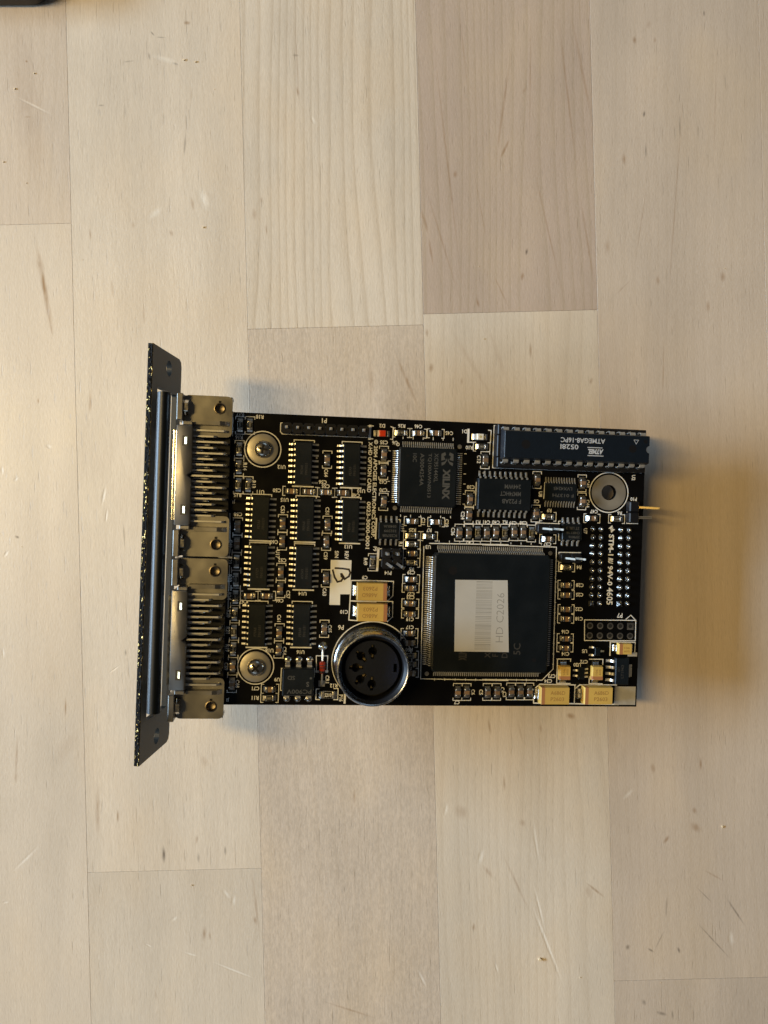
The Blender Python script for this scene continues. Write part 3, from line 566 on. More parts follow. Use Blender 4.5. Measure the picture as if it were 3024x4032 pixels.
text(refs, '© 2004 APOGEE ELECTRONICS CORP.', -16.4, 17.3, .95, -1, ZL, length=23.1, bold=.024)
text(refs, '0023-3000-0001', -17.66, 8.65, .95, -1, ZL, length=11.1, bold=.024)
su = (PT['DOT_T2'][0]+PT['DOT_T3'][0])/2+.1
text(refs, 'STM-1', su, 5.6, 1.35, -1, ZL, length=5.2, bold=.035)
text(refs, 'RU', su, 1.75, 1.25, -1, ZL, length=1.5, bold=.05, shear=.3)
text(refs, '94V-0', su, -1.9, 1.35, -1, ZL, length=4.8, bold=.03)
text(refs, '4605', su+.1, -6.9, 1.6, -1, ZL, length=4.2, bold=.02)
for q in ([(-.9,.1),(.1,1.0),(.25,.45),(-.3,-.05)], [(.9,-.1),(-.1,-1.0),(-.25,-.45),(.3,.05)], [(-.5,-.35),(.1,.25),(.5,.35),(-.1,-.25)]):
    refs.add([(su+a*.95, 9.5+b*.95, ZL) for a, b in q], [(0,1,2,3)])
part('silkscreen_lettering', refs.mesh('letters'), M['silk'])
part('revision_patch', MB().prism(SNPOLY, .005, .03).mesh('patch'), M['whitepaint'])
hb = MB()
for q in BHAND: hb.strip(q, .42, .045)
part('handwritten_letter', hb.mesh('b'), M['marker'])

# ---- capacitors and resistors, each body with two metal ends
cap_me = MB().box(-.50,.50,-.60,.60,.06,.98).mesh('cap', bevel=.05)
def end_mesh(x0, hw, h, fil):
    m = MB(); m.box(x0, 1.02, -hw, hw, .03, h)
    me = MB().join(m).mesh('end', bevel=.10, seg=2, smooth=50)
    f = MB().loft([[(.98,-hw*.96,.02),(.98,hw*.96,.02),(.98,hw*.9,h*.62),(.98,-hw*.9,h*.62)],
                   [(1.16,-hw*.98,.02),(1.16,hw*.98,.02),(1.16,hw*.9,h*.30),(1.16,-hw*.9,h*.30)],
                   [(1.55,-hw,.02),(1.55,hw,.02),(1.55,hw,.05),(1.55,-hw,.05)]]).mesh('fil', smooth=60)
    bm = bmesh.new(); bm.from_mesh(me); bm.from_mesh(f); bm.to_mesh(me); bm.free(); return me
cend_me = end_mesh(.40, .645, 1.02, 1); rend_me = end_mesh(.66, .63, .58, 1)
res_me = MB().box(-.80,.80,-.60,.60,.05,.52).mesh('res', bevel=.03)
rtop_me = MB().box(-.62,.62,-.56,.56,.521,.556).mesh('glaze')
RT = {'R11':'2000','R49':'472','R5':'472','R7':'472','R25':'33E','R1':'33E','R3':'391','R2':'181','R4':'472','R6':'472','R9':'1H2','R10':'000','R26':'561','R22':'100','R23':'100','R24':'100','R13':'100','R20':'100','R21':'100'}
for ref, o, u, v in PASSIVES:
    rz = 0. if o == 'H' else PI/2
    rz += math.radians(rnd.uniform(-2.2, 2.2)); du, dv = rnd.uniform(-.05,.05), rnd.uniform(-.05,.05)
    if ref[0] == 'C':
        b = part('chip_capacitor', cap_me, M['ceram'], None, u+du, v+dv, 0, rz); em, mt = cend_me, M['cap_end']
    else:
        b = part('chip_resistor', res_me, M['resside'], None, u+du, v+dv, 0, rz); em, mt = rend_me, M['cap_end']
        obj('glaze', rtop_me, M['resbody'], b)
        t = MB(); text(t, RT.get(ref, '100'), 0, 0, .55, 2 if o == 'H' else 0, .565, length=.95, bold=.01)
        obj('print', t.mesh('print'), M['restext'], b)
    obj('end_cap', em, mt, b); obj('end_cap', em, mt, b, rz=PI)
# large resistor R12
u, v = PT['R12']
b = part('chip_resistor', MB().box(-1.1,1.1,-.8,.8,.05,.6).mesh('res12', bevel=.03), M['resside'], None, u, v)
obj('glaze', MB().box(-.92,.92,-.76,.76,.601,.64).mesh('glaze12'), M['resbody'], b)
t = MB(); text(t, '2210', 0, 0, .85, 0, .65, length=1.6, bold=.02); obj('print', t.mesh('print'), M['silk'], b)
e12 = MB().join(MB().box(1.0,1.62,-.84,.84,.03,.68)).mesh('e12', bevel=.1, seg=2, smooth=50)
f12 = MB().loft([[(1.6,-.8,.02),(1.6,.8,.02),(1.6,.75,.4),(1.6,-.75,.4)],[(2.1,-.85,.02),(2.1,.85,.02),(2.1,.85,.05),(2.1,-.85,.05)]]).mesh('f12')
for a in (0, PI): e = obj('end_cap', e12, M['cap_end'], b, rz=a); obj_f = obj('solder_fillet', f12, M['solder'], b, rz=a)

# ---- gull-wing chips
def gull(x_in, z_in, x_knee, x_foot, x_end, w, th=.18, pad=True):
    """one lead pointing to +x from the body side"""
    pr = [(x_in,z_in),(x_knee,z_in),(x_knee+(x_foot-x_knee)*.25,z_in-.10),(x_foot-.06,.30),(x_foot+.06,.16),(x_end,.10)]
    m = MB(); L = []
    for i, (x, z) in enumerate(pr):
        ww = w if i > 1 else w*1.0
        L.append([(x,-ww/2,z-th/2),(x,ww/2,z-th/2),(x,ww/2,z+th/2),(x,-ww/2,z+th/2)])
    m.loft(L)
    if pad:
        pw = w*.54
        m.loft([[(x_foot-.25,-pw,.012),(x_foot-.25,pw,.012),(x_foot-.25,pw*.7,.10),(x_foot-.25,-pw*.7,.10)],
                [(x_end,-pw,.012),(x_end,pw,.012),(x_end,pw*.8,.12),(x_end,-pw*.8,.12)],
                [(x_end+.45,-pw,.012),(x_end+.45,pw,.012),(x_end+.45,pw,.02),(x_end+.45,-pw,.02)]])
    return m
def chip_body(hx, hy, z0, z1, name, draft=.10, ch=.16):
    zm = (z0+z1)/2
    return MB().rects([(hx-draft,hy-draft,z0),(hx,hy,zm-.05),(hx,hy,zm+.05),(hx-draft*.7,hy-draft*.7,z1-ch),(hx-draft-ch*.6,hy-draft-ch*.6,z1)]).mesh(name)
soic_lead = gull(1.9,.85,2.15,2.55,3.0,.42).mesh('soic_lead', smooth=50)
soic_body = chip_body(1.97, 4.98, .15, 1.55, 'soic16')
pin1_me = MB().disc(0,0,.42,1.556,20).mesh('dimple')
codes = {'U12':'PE7A8','U10':'PE7A9','U11':'PE7A8','U15':'PE9A8','U13':'PE9A8','U17':'AY7Z9','U14':'AV7A9','U18':'P79A8','U16':'PE9A9'}
for ref, u, v in SOIC16:
    b = part('soic_chip', soic_body, M['plastic'], None, u, v, 0, math.radians(rnd.uniform(-.6,.6)))
    for i in range(8):
        y = (i-3.5)*1.27
        obj('lead', soic_lead, M['tin'], b, (0,y,0)); obj('lead', soic_lead, M['tin'], b, (0,y,0), PI)
    t = MB(); text(t, codes[ref], -.35, -1.5, .62, 1, 1.556, bold=.01); text(t, 'FIN1031', .65, -1.3, .62, 1, 1.556, bold=.01)
    obj('marking', t.mesh('mk'), M['markfaint'], b)
    obj('pin_dimple', pin1_me, M['blackpl'], b, (.9,-3.6,0))
def soic_h(name, u, v, n, pitch, hx, hy, zt, xin, xk, xf, xe, w, lines, faint='mark', stripe=None):
    """chip whose leads point up and down the board (rows along u)"""
    b = part(name, chip_body(hx, hy, .15, zt, name), M['plastic'], None, u, v)
    lm = gull(xin, zt*.5, xk, xf, xe, w).mesh('lead', smooth=50)
    for i in range(n):
        x = (i-(n-1)/2)*pitch
        obj('lead', lm, M['tin'], b, (x,0,0), PI/2); obj('lead', lm, M['tin'], b, (x,0,0), -PI/2)
    t = MB()
    for s, x, y, h, ln in lines: text(t, s, x, y, h, 2, zt+.008, length=ln, bold=.015)
    obj('marking', t.mesh('mk'), M[faint], b)
    return b
soic_h('soic_chip', *PT['U19'], 4, 1.27, 2.45, 1.97, 1.55, 1.9, 2.15, 2.5, 3.0, .42, [('ICS570B',0.2,-1.1,.62,3.4),('332399',.3,0,.62,2.9),('0540UA',.2,1.05,.62,3.)])
soic_h('soic_chip', *PT['U7'], 4, 1.27, 2.5, 1.97, 1.55, 1.9, 2.15, 2.5, 3.0, .42, [('25P80V6',.5,-1.2,.62,2.7),('CHIRY V6',0.2,-.2,.62,3.3),('ST LBL 3',0.1,.9,.7,3.2)])
soic_h('tssop_chip', *PT['U8'], 12, .65, 3.95, 2.15, 1.05, 2.1, 2.3, 2.7, 3.15, .24, [('LVX4245',.4,.9,.8,4.6),('F 0137H',.5,-.75,.8,5.2)])
soic_h('wide_soic_chip', *PT['U1'], 10, 1.27, 6.45, 3.72, 2.35, 3.6, 4.0, 4.45, 5.05, .42, [('244WM',1.9,1.9,1.05,3.9),('MM74HCT',1.4,.2,1.05,5.),('F P22AB',1.7,-1.6,1.05,4.6)])

# ---- the two square flat packs
def qfp(name, u, v, half, n, pitch, zt, xf, xe, w, ch):
    b = part(name, None, None, None, u, v)
    c = ch
    def octo(h, z): return [(-h+c,-h,z),(h-c,-h,z),(h,-h+c,z),(h,h-c,z),(h-c,h,z),(-h+c,h,z),(-h,h-c,z),(-h,-h+c,z)]
    bd = MB().loft([octo(half-.12,.12),octo(half,zt*.48),octo(half,zt*.54),octo(half-.10,zt-.16),octo(half-.36,zt)]).mesh('qfp_body')
    b2 = obj(name, bd, M['plastic'], card, (u, v, ZB)); bpy.data.objects.remove(b)
    one = gull(half-.1, zt*.5, half+.22, half+.5*(xf-half)+.35, xe, w, .13, False)
    one.box(xe-.55, xe+.30, -w*.55, w*.55, .01, .035)
    for k in range(4):
        m = MB()
        for i in range(n):
            y = (i-(n-1)/2)*pitch
            q = MB().join(one).move(0, y, 0); m.join(q)
        o = obj('lead_row', m.mesh('lead_row'), M['tin'], b2, rz=k*PI/2); o['kind'] = 'stuff'
    return b2
q1 = qfp('quad_flat_chip', *PT['U6'], 7.0, 25, .5, 1.45, 7.6, 8.05, .22, .35)
t = MB(); z = 1.458
text(t, 'XILINX', 4.4, -1.45, 1.75, -1, z, length=7.2, bold=.05)
for s in (1, -1):     # square emblem of two facing chevrons
    t.add([(4.5+s*a, 4.35+b_, z) for a, b_ in ((1.45,-.3),(1.45,1.35),(.55,1.75),(.35,1.1),(.85,.75),(.45,.0))], [(0,1,2,3,4,5) if s > 0 else (5,4,3,2,1,0)])
    t.add([(4.5+s*a, 4.35+b_, z) for a, b_ in ((.15,.35),(.5,-.45),(1.4,-.75),(1.3,-1.5),(.6,-1.05),(.1,-.25))], [(0,1,2,3,4,5) if s > 0 else (5,4,3,2,1,0)])
obj('marking', t.mesh('mk'), M['mark'], q1)
t = MB()
for s, x, y, ln in (('XC95144XL', 1.88, 2.34, 6.8), ('TQ100AWN0513', .3, .45, 10.4), ('A3004254A', -1.48, 1.8, 7.6), ('10C', -3.26, 4.5, 2.0)): text(t, s, x, y, .95, -1, z, length=ln, bold=.012)
obj('marking', t.mesh('mk'), M['mark'], q1)
obj('pin_dimple', MB().disc(-4.9,4.9,.35,z,20).mesh('dimple'), M['blackpl'], q1)
q2 = qfp('large_quad_flat_chip', *PT['U3'], 14.0, 52, .5, 3.4, 14.75, 15.25, .24, .5)
cu, cv = PT['U3']; z = 3.408
t = MB()
text(t, 'XILINX', -6.6, -9.6, 1.9, 1, z, length=3.0, bold=.02); 
for s, x in (('X', -.66), ('F', 1.19), ('D', 3.45)): text(t, s, x, -9.8, 1.4, 1, z, bold=.01)
text(t, '5C', 6.4, -8.3, 1.7, 1, z, length=2.7, bold=.01)
obj('marking', t.mesh('mk'), M['markfaint'], q2)
dm = MB().disc(-9.6,9.9,1.0,z,28).disc(10.6,-10.9,.5,z,20); obj('pin_dimple', dm.mesh('dimple'), M['blackpl'], q2)
LQ = [(PT[k][0]-cu, PT[k][1]-cv) for k in ('LBL_BL','LBL_BR','LBL_TR','LBL_TL')]
lb = obj('paper_label', MB().prism(LQ, 3.405, 3.46).mesh('label'), M['paper'], q2)
lb['label'] = 'silver barcode label stuck on the largest square chip'
t = MB(); rb = random.Random(2); y = -19.4
lc = PT['LBL_BL'][0]-cu; top = PT['LBL_TL'][1]-cv; bot = PT['LBL_BL'][1]-cv
y = bot+.55
while y < top-.3:
    w = rb.choice([.07,.07,.10,.16]); t.box(lc+4.75, lc+8.6, y, y+w, 3.462, 3.468); y += w+rb.choice([.12,.12,.2,.3])
text(t, 'HD C2026', lc+10.65, (top+bot)/2-.3, 1.75, 1, 3.465, length=11.6, bold=-.012)
obj('print', t.mesh('print'), M['ink'], lb)

# ---- DIP chip in its socket
du, dv = (PT['DIP_L'][0]+PT['DIP_R'][0])/2, (PT['DIP_L'][1]+PT['DIP_R'][1])/2
so = MB(); SX, SY = 18.1, 5.05
so.box(-SX,SX,-SY,-2.6,.4,4.2).box(-SX,SX,2.6,SY,.4,4.2).box(-SX,-SX+2.0,-2.6,2.6,.5,3.9).box(SX-2.0,SX,-2.6,2.6,.5,3.9).box(-2,2,-2.6,2.6,.5,3.0)
sock = part('chip_socket', so.mesh('socket', bevel=.18), M['blackpl'], None, du+.2, dv-.1)
cl_me = MB().rev([(.52,4.15),(.52,4.32),(.66,4.32),(.66,4.205)], 16).mesh('contact', smooth=50)
for i in range(14):
    x = (i-6.5)*2.54-.2
    for y in (3.81, -3.81): obj('contact', cl_me, M['solder'], sock, (x, y+.1, 0))
dp = MB(); hx, hy = 17.6, 3.4
notch = [(hx, -.95)] + [(hx-1.0*math.cos(a), -1.0*math.cos(a+PI/2)*-1) for a in ()] 
def dip_outline(ix, z):
    a, b_ = hx-ix, hy-ix
    P = [(-a,-b_),(a,-b_),(a,-.85)]
    for k in range(1,6):
        g = -PI/2+PI*k/6; P.append((a-.75*math.cos(g)*1.0, .85*math.sin(g)))
    P += [(a,.85),(a,b_),(-a,b_)]
    return [(x,y,z) for x, y in P]
dp.loft([dip_outline(.35,4.5),dip_outline(0,6.2),dip_outline(0,6.5),dip_outline(.30,8.2),dip_outline(.42,8.3)])
dip = part('dip_chip', dp.mesh('dip'), M['plastic_dip'], None, du, dv)
dlead = MB().loft([[(-.62,2.9,6.25),(.62,2.9,6.25),(.62,2.9,6.5),(-.62,2.9,6.5)],[(-.62,3.7,6.25),(.62,3.7,6.25),(.62,3.7,6.5),(-.62,3.7,6.5)],
   [(-.62,3.95,6.0),(.62,3.95,6.0),(.62,4.1,6.2),(-.62,4.1,6.2)],[(-.62,4.0,5.0),(.62,4.0,5.0),(.62,4.2,5.0),(-.62,4.2,5.0)],[(-.25,3.95,4.6),(.25,3.95,4.6),(.25,4.15,4.6),(-.25,4.15,4.6)],[(-.25,3.8,3.9),(.25,3.8,3.9),(.25,4.0,3.9),(-.25,4.0,3.9)]]).mesh('dip_lead')
for i in range(14):
    x = (i-6.5)*2.54
    obj('lead', dlead, M['tin'], dip, (x,0,0)); obj('lead', dlead, M['tin'], dip, (x,0,0), PI)
t = MB(); z = 8.308
text(t, 'ATMEGA8-16PC', 1.2, 1.5, 1.15, 2, z, length=10.6, bold=.014); text(t, '0528I', -2.0, -.05, 1.15, 2, z, length=4.3, bold=.014)
text(t, 'ATMEL', 4.3, -.95, 1.15, 2, z, length=3.7, bold=.05, shear=.25)
t.box(2.4,6.2,-2.0,-1.82,z,z+.004).box(2.3,5.9,-.12,.06,z,z+.004)
t.strip([(14.0,1.2),(14.55,2.15),(13.45,2.15),(14.0,1.2)], .10, z)
obj('marking', t.mesh('mk'), M['markwhite'], dip)
for x, y, r in ((-12.3,.1,1.05),(13.2,.05,.92),(16.3,1.9,.5)): obj('mould_mark', MB().disc(x,y,r,z-.003,28).mesh('mm'), M['blackpl'], dip)

# ---- round DIN socket
du2, dv2 = -16.2, -23.65
Ro = 8.25
sh = MB().rev([(Ro+.25,.15),(Ro+.25,.8),(Ro,1.0),(Ro,8.7),(Ro-.12,9.0),(Ro-.35,9.05),(Ro-.52,8.95),(Ro-.6,8.5),(Ro-.6,5.0)], 72)
din = part('din_socket', sh.mesh('din', smooth=35), M['chrome'], None, du2, dv2)
obj('inner_wall', MB().rev([(Ro-.61,8.4),(Ro-1.15,7.8),(Ro-1.35,4.2),(6.2,4.2)], 72).mesh('wall', smooth=35), M['blackpl'], din)
def keyhole(a):
    P = []; c, s = math.cos(a), math.sin(a)       # round hole with a narrow slot on either side
    for i in range(12):
        g = math.radians(25+130*i/11); P.append((1.0*math.cos(g), 1.0*math.sin(g)))
    P += [(-1.7,.36),(-1.7,-.36)]
    for i in range(12):
        g = math.radians(205+130*i/11); P.append((1.0*math.cos(g), 1.0*math.sin(g)))
    P += [(1.5,-.36),(1.5,.36)]
    return [((3.75+x)*c-y*s, (3.75+x)*s+y*c) for x, y in P]
kh = [keyhole(math.radians(a)) for a in (90,135,180,225,270)]
ky = [(4.9,-.95),(5.7,-.95),(5.7,.95),(4.9,.95)]
ins = plate_with_holes(circle(0,0,6.2,56), kh + [ky], 4.6, 6.2)
io = obj('insert', ins, M['bluepl'], din)
obj('insert_floor', MB().cyl(0,0,6.25,.5,3.2,40).mesh('floor'), M['blackpl'], din)
for a in (90,135,180,225,270):
    x, y = 3.75*math.cos(math.radians(a)), 3.75*math.sin(math.radians(a))
    obj('contact', MB().box(-1.5,-.85,-.22,.22,3.2,5.6).box(.75,1.3,-.20,.20,3.2,5.0).mesh('ct', bevel=.05), M['gold'], din, (x,y,0), math.radians(a))
obj('flange', MB().prism(circle(0,0,8.9,56), .05, .5).mesh('flange', bevel=.1), M['blackpl'], din)

# ---- tantalum capacitors
def tantalum(u, v, hx, hy, h, rz, band, lines, tsz):
    bd = MB().rects([(hx-.12,hy-.12,.15),(hx,hy,h*.45),(hx-.05,hy-.05,h*.55),(hx-.16,hy-.14,h)]).mesh('tant', bevel=.06)
    b = part('tantalum_capacitor', bd, M['tant'], None, u, v, 0, rz)
    obj('polarity_band', MB().rects([(.42,hy-.045,h*.55,hx-.62,0),(.42,hy-.135,h+.006,hx-.62,0)]).mesh('band'), M['tantband'], b)
    tm = MB().box(hx-.05,hx+.16,-hy*.55,hy*.55,.1,h*.5).mesh('term', bevel=.04)
    f = MB().loft([[(hx-.3,-hy*.6,.02),(hx-.3,hy*.6,.02),(hx-.3,hy*.55,.5),(hx-.3,-hy*.55,.5)],[(hx+.35,-hy*.6,.02),(hx+.35,hy*.6,.02),(hx+.35,hy*.5,.42),(hx+.35,-hy*.5,.42)],[(hx+.95,-hy*.62,.02),(hx+.95,hy*.62,.02),(hx+.95,hy*.6,.06),(hx+.95,-hy*.6,.06)]]).mesh('tf', smooth=60)
    for a in (0, PI): obj('terminal', tm, M['cap_end'], b, rz=a); obj('solder_fillet', f, M['solder'], b, rz=a)
    t = MB()
    for s, x, y, ln in lines: text(t, s, x, y, tsz, 2 if rz == 0 else 2, h+.008, length=ln, bold=.01)
    obj('marking', t.mesh('mk'), M['tantmark'], b)
    return b
LN = [('▲686D'.replace('▲','A'), -.6, -.75, 3.6), ('P2603', -.5, .75, 3.3)]
tantalum(*PT['T_C9'], 3.6, 2.15, 2.8, 0., 1, LN, .95); tantalum(*PT['T_C10'], 3.6, 2.15, 2.8, 0., 1, LN, .95)
tantalum(*PT['T_a'], 3.6, 2.15, 2.8, PI, 1, LN, .95); tantalum(*PT['T_b'], 3.6, 2.15, 2.8, PI, 1, LN, .95)
LS = [('106', -.3, -.3, 1.4), ('605', -.3, .5, 1.4)]
tantalum(*PT['t_C73'], 1.75, 1.4, 1.9, -PI/2, 1, LS, .5); tantalum(*PT['t_C72'], 1.75, 1.4, 1.9, -PI/2, 1, LS, .5); tantalum(*PT['t_r'], 1.75, 1.4, 1.9, PI, 1, LS, .5)

# ---- regulator, small transistors, opto-coupler
u, v = PT['SOT']
b = part('voltage_regulator', chip_body(1.75, 3.25, .15, 1.65, 'sot'), M['plastic'], None, u, v, 0, 0)
sl = gull(1.7,.8,2.0,2.5,3.1,.62,.2).mesh('sl', smooth=50)
for i in range(4): obj('lead', sl, M['tin'], b, (0,(i-1.5)*1.55,0), PI)
obj('tab', MB().box(1.7,2.35,-1.5,1.5,.6,.8).box(2.2,3.0,-1.5,1.5,.1,.3).mesh('tab', bevel=.05), M['tin'], b)
t = MB(); text(t, 'LT1963', 0, 0, .7, 1, 1.658, length=3.2); text(t, 'EST', -.9, .6, .6, 1, 1.658); obj('marking', t.mesh('mk'), M['markfaint'], b)
u, v = PT['SOTpad']
part('solder_pad', MB().box(u-2.9,u+2.45,v-2.6,v+1.9,.005,.03).box(u+.1,u+2.5,v+9.3,v+10.3,.005,.03).mesh('pad'), M['bigpad'])
u, v = PT['U5']
b = part('small_transistor', chip_body(.75,1.0,.1,.95,'u5'), M['plastic'], None, u, v)
tl = gull(.7,.45,.85,1.1,1.45,.42,.12).mesh('tl', smooth=50)
obj('lead', tl, M['tin'], b, (0,.95,0), PI); obj('lead', tl, M['tin'], b, (0,-.95,0), PI); obj('lead', tl, M['tin'], b, (0,0,0), 0)
u, v = PT['U20']
b = part('small_transistor', chip_body(.8,1.5,.1,1.0,'u20'), M['plastic'], None, u, v)
for y in (.6,-.7): obj('lead', tl, M['tin'], b, (0,y,0), PI)
for y in (.95,0,-.95): obj('lead', tl, M['tin'], b, (0,y,0), 0)
u, v = PT['U9']
b = part('opto_coupler', chip_body(3.65,3.25,.4,3.4,'u9',.18,.2), M['plastic'], None, u, v)
ol = MB().loft([[(-.55,3.0,1.7),(.55,3.0,1.7),(.55,3.0,1.95),(-.55,3.0,1.95)],[(-.55,3.7,1.7),(.55,3.7,1.7),(.55,3.75,1.95),(-.55,3.75,1.95)],[(-.5,3.95,.3),(.5,3.95,.3),(.5,4.2,.35),(-.5,4.2,.35)],[(-.5,4.6,.08),(.5,4.6,.08),(.5,4.6,.28),(-.5,4.6,.28)]]).mesh('ol')
om = MB().rev([(.85,.01),(.75,.16),(.45,.30),(.1,.36)],20,0,4.55,False,True).mesh('om', smooth=70)
for x in (-2.54,0,2.54):
    for a in (0, PI): l = obj('lead', ol, M['tin'], b, (x,0,0), a); obj('solder_joint', om, M['solder'], b, (x,0,0), a)
t = MB(); z = 3.408
text(t, 'PC900V', .3, -2.1, 1.0, 2, z, length=5.6, bold=.012); text(t, 'SD', -1.6, 1.05, .95, 2, z, length=1.7, bold=.012); text(t, 'S', 2.2, -.4, 1.2, 2, z, bold=.03); t.disc(2.9,1.0,.28,z)
obj('marking', t.mesh('mk'), M['mark'], b)

# ---- glass diode CR1 standing on two wire ends
(ax, ay), (bx, by) = PT['CRa'], PT['CRb']
dd = part('glass_diode', MB().tube([(0,1.55,1.05),(0,1.35,1.05),(0,1.25,1.05),(0,-1.25,1.05),(0,-1.35,1.05),(0,-1.55,1.05)],[.2,.55,.72,.72,.55,.2],16).mesh('glass', smooth=50), M['glass'], None, -27.4, -24.8)
for y0, y1 in ((-1.22,-.75),(-.1,.12),(.5,.68)): obj('band', MB().tube([(0,y0,1.05),(0,y1,1.05)],.735,16).mesh('band', smooth=40), M['dband'], dd)
obj('wire_lead', MB().tube([(0,1.4,1.05),(0,3.4,1.05),(.0,4.3,.9),(.0,4.75,.3),(0,4.8,-.5)],.26,10).mesh('w', smooth=50), M['pins'], dd)
obj('wire_lead', MB().tube([(0,-1.4,1.05),(0,-3.0,1.0),(.0,-3.8,.75),(.0,-4.1,.2),(0,-4.1,-.4)],.24,10).mesh('w', smooth=50), M['pins'], dd)
jm = MB().rev([(1.05,.01),(.85,.22),(.5,.5),(.28,.75)],20,0,0,False,True).mesh('j', smooth=70)
obj('solder_joint', jm, M['solder'], dd, (0,4.75,0)); obj('solder_pad', MB().box(-.75,.75,-4.7,-3.3,.01,.06).mesh('p', bevel=.02), M['pad'], dd)

# ---- LEDs
def led(u, v, body, lens, lab):
    # lens sits on the ceramic base between the two soldered ends
    b = part('indicator_led', MB().box(-1.0,1.0,-.72,.72,.05,.55).mesh('led', bevel=.05), body, None, u, v)
    lo = obj('lens', MB().rects([(.80,.76,.50),(.72,.70,.95)]).mesh('lens', bevel=.08, seg=2), lens, b, (.15,0,0))
    e = end_mesh(.95,.72,.55,1)
    obj('end_cap', e, M['cap_end'], b, (.35,0,0)); obj('end_cap', e, M['cap_end'], b, (-.35,0,0), PI)
    b['label'] = lab; return b
led(*PT['D2'], M['wled'], M['redled'], 'small red indicator light on the board edge')
w = led(*PT['D1'], M['wled'], M['wled'], 'small white indicator light beside the long socketed chip')
obj('die', MB().disc(.15,0,.32,.955,18).mesh('die'), M['yled'], w)

# ---- pin headers
def oct_block(n, pitch, hw, h):
    m = MB()
    for i in range(n):
        c = .42; x = (i-(n-1)/2)*pitch; a = pitch/2-.02
        m.prism([(x-a+c,-hw),(x+a-c,-hw),(x+a,-hw+c),(x+a,hw-c),(x+a-c,hw),(x-a+c,hw),(x-a,hw-c),(x-a,-hw+c)], .1, h)
    return m
pu, pv = -28.45, 30.55
hd = part('pin_header', oct_block(8,2.54,1.22,2.5).mesh('hdr', bevel=.06), M['blackpl'], None, pu, pv)
pin_me = MB().rects([(.32,.32,-2.6),(.32,.32,3.1),(.2,.2,3.3)]).mesh('pin')
for i in range(8): obj('pin', pin_me, M['pins'], hd, ((i-3.5)*2.54, .1, 0))
(a0, b0), (a1, b1) = PT['P9a'], PT['P9b']
hd = part('pin_header', oct_block(2,2.4,1.2,2.2).mesh('hdr', bevel=.06), M['blackpl'], None, (a0+a1)/2+.1, (b0+b1)/2+.1)
for i in range(2): obj('pin', MB().rects([(.32,.32,-2),(.32,.32,5.2),(.2,.2,5.5)]).mesh('pin'), M['pins'], hd, ((i-.5)*2.4,.1,0))
(a0, b0), (a1, b1) = PT['P14a'], PT['P14b']
hd = part('pin_header', oct_block(2,2.5,1.2,2.2).mesh('hdr', bevel=.06), M['blackpl'], None, (a0+a1)/2+.1, (b0+b1)/2+.3)
for i in range(2): obj('pin', MB().bar([((i-.5)*2.4,0,-2),((i-.5)*2.4,0,2.6),((i-.5)*2.4+.35,-.25,4.2),((i-.5)*2.4+.9,-.6,6.2)], .6, .6).mesh('pin'), M['pins'], hd)
for ka, kb, kp in (('JU_a','JU_b','JU_p'),('JU2_a','JU2_b','JU2_p')):
    (a0, b0), (a1, b1), (a2, b2) = PT[ka], PT[kb], PT[kp]
    L_ = a1-a0
    hd = part('jumper_header', oct_block(2,L_/2,1.15,2.4).mesh('hdr', bevel=.08), M['blackpl'], None, (a0+a1)/2, (b0+b1)/2)
    for i in range(2):
        x = (i-.5)*L_/2; obj('pin', MB().bar([(x-.3,0,1),(x-.1,0,2.7),(x+.6,-.03,3.7),(x+1.5,-.10,4.6)], .45, .45).mesh('pin'), M['dullpin'], hd)
u, v = PT['P10']
hd = part('right_angle_header', MB().box(-1.2,1.2,-2.6,-.05,.1,2.5).box(-1.2,1.2,.05,2.6,.1,2.5).mesh('hdr', bevel=.25), M['blackpl'], None, u-.1, v+.05)
obj('pin', MB().bar([(.3,1.27,1.6),(5.5,1.1,3.5),(5.8,1.1,3.6)], .62, .62).mesh('pin', bevel=.08), M['gold'], hd)
obj('pin', MB().bar([(.3,-1.27,1.2),(4.7,-1.2,1.0),(5.0,-1.2,1.0)], .6, .6).mesh('pin', bevel=.08), M['pins'], hd)

# ---- solder joints of the under-side sockets
tl_, tr_, bl_, br_ = (Vector(PT[k]) for k in ('DOT_TL','DOT_TR','DOT_BL','DOT_BR'))
fr_ = [0, (PT['DOT_T2'][0]-tl_.x)/(tr_.x-tl_.x), (PT['DOT_T3'][0]-tl_.x)/(tr_.x-tl_.x), 1]
sj = MB().rev([(.72,.01),(.66,.12),(.48,.40),(.30,.75),(.22,.95)],20,0,0,False,True).mesh('sj', smooth=70)
sq = MB().rects([(.72,.72,.01),(.70,.70,.06),(.30,.30,.6),(.2,.2,.9)]).mesh('sq', smooth=30)
for r in range(10):
    for c in range(4):
        a = tl_.lerp(tr_, fr_[c]); b_ = bl_.lerp(br_, fr_[c]); p = a.lerp(b_, r/9)
        part('solder_joint', sq if (r == 9 and c in (0,2)) else sj, M['solder'], None, p.x, p.y, 0, rnd.uniform(-.1,.1) if r == 9 else rnd.uniform(0,6))
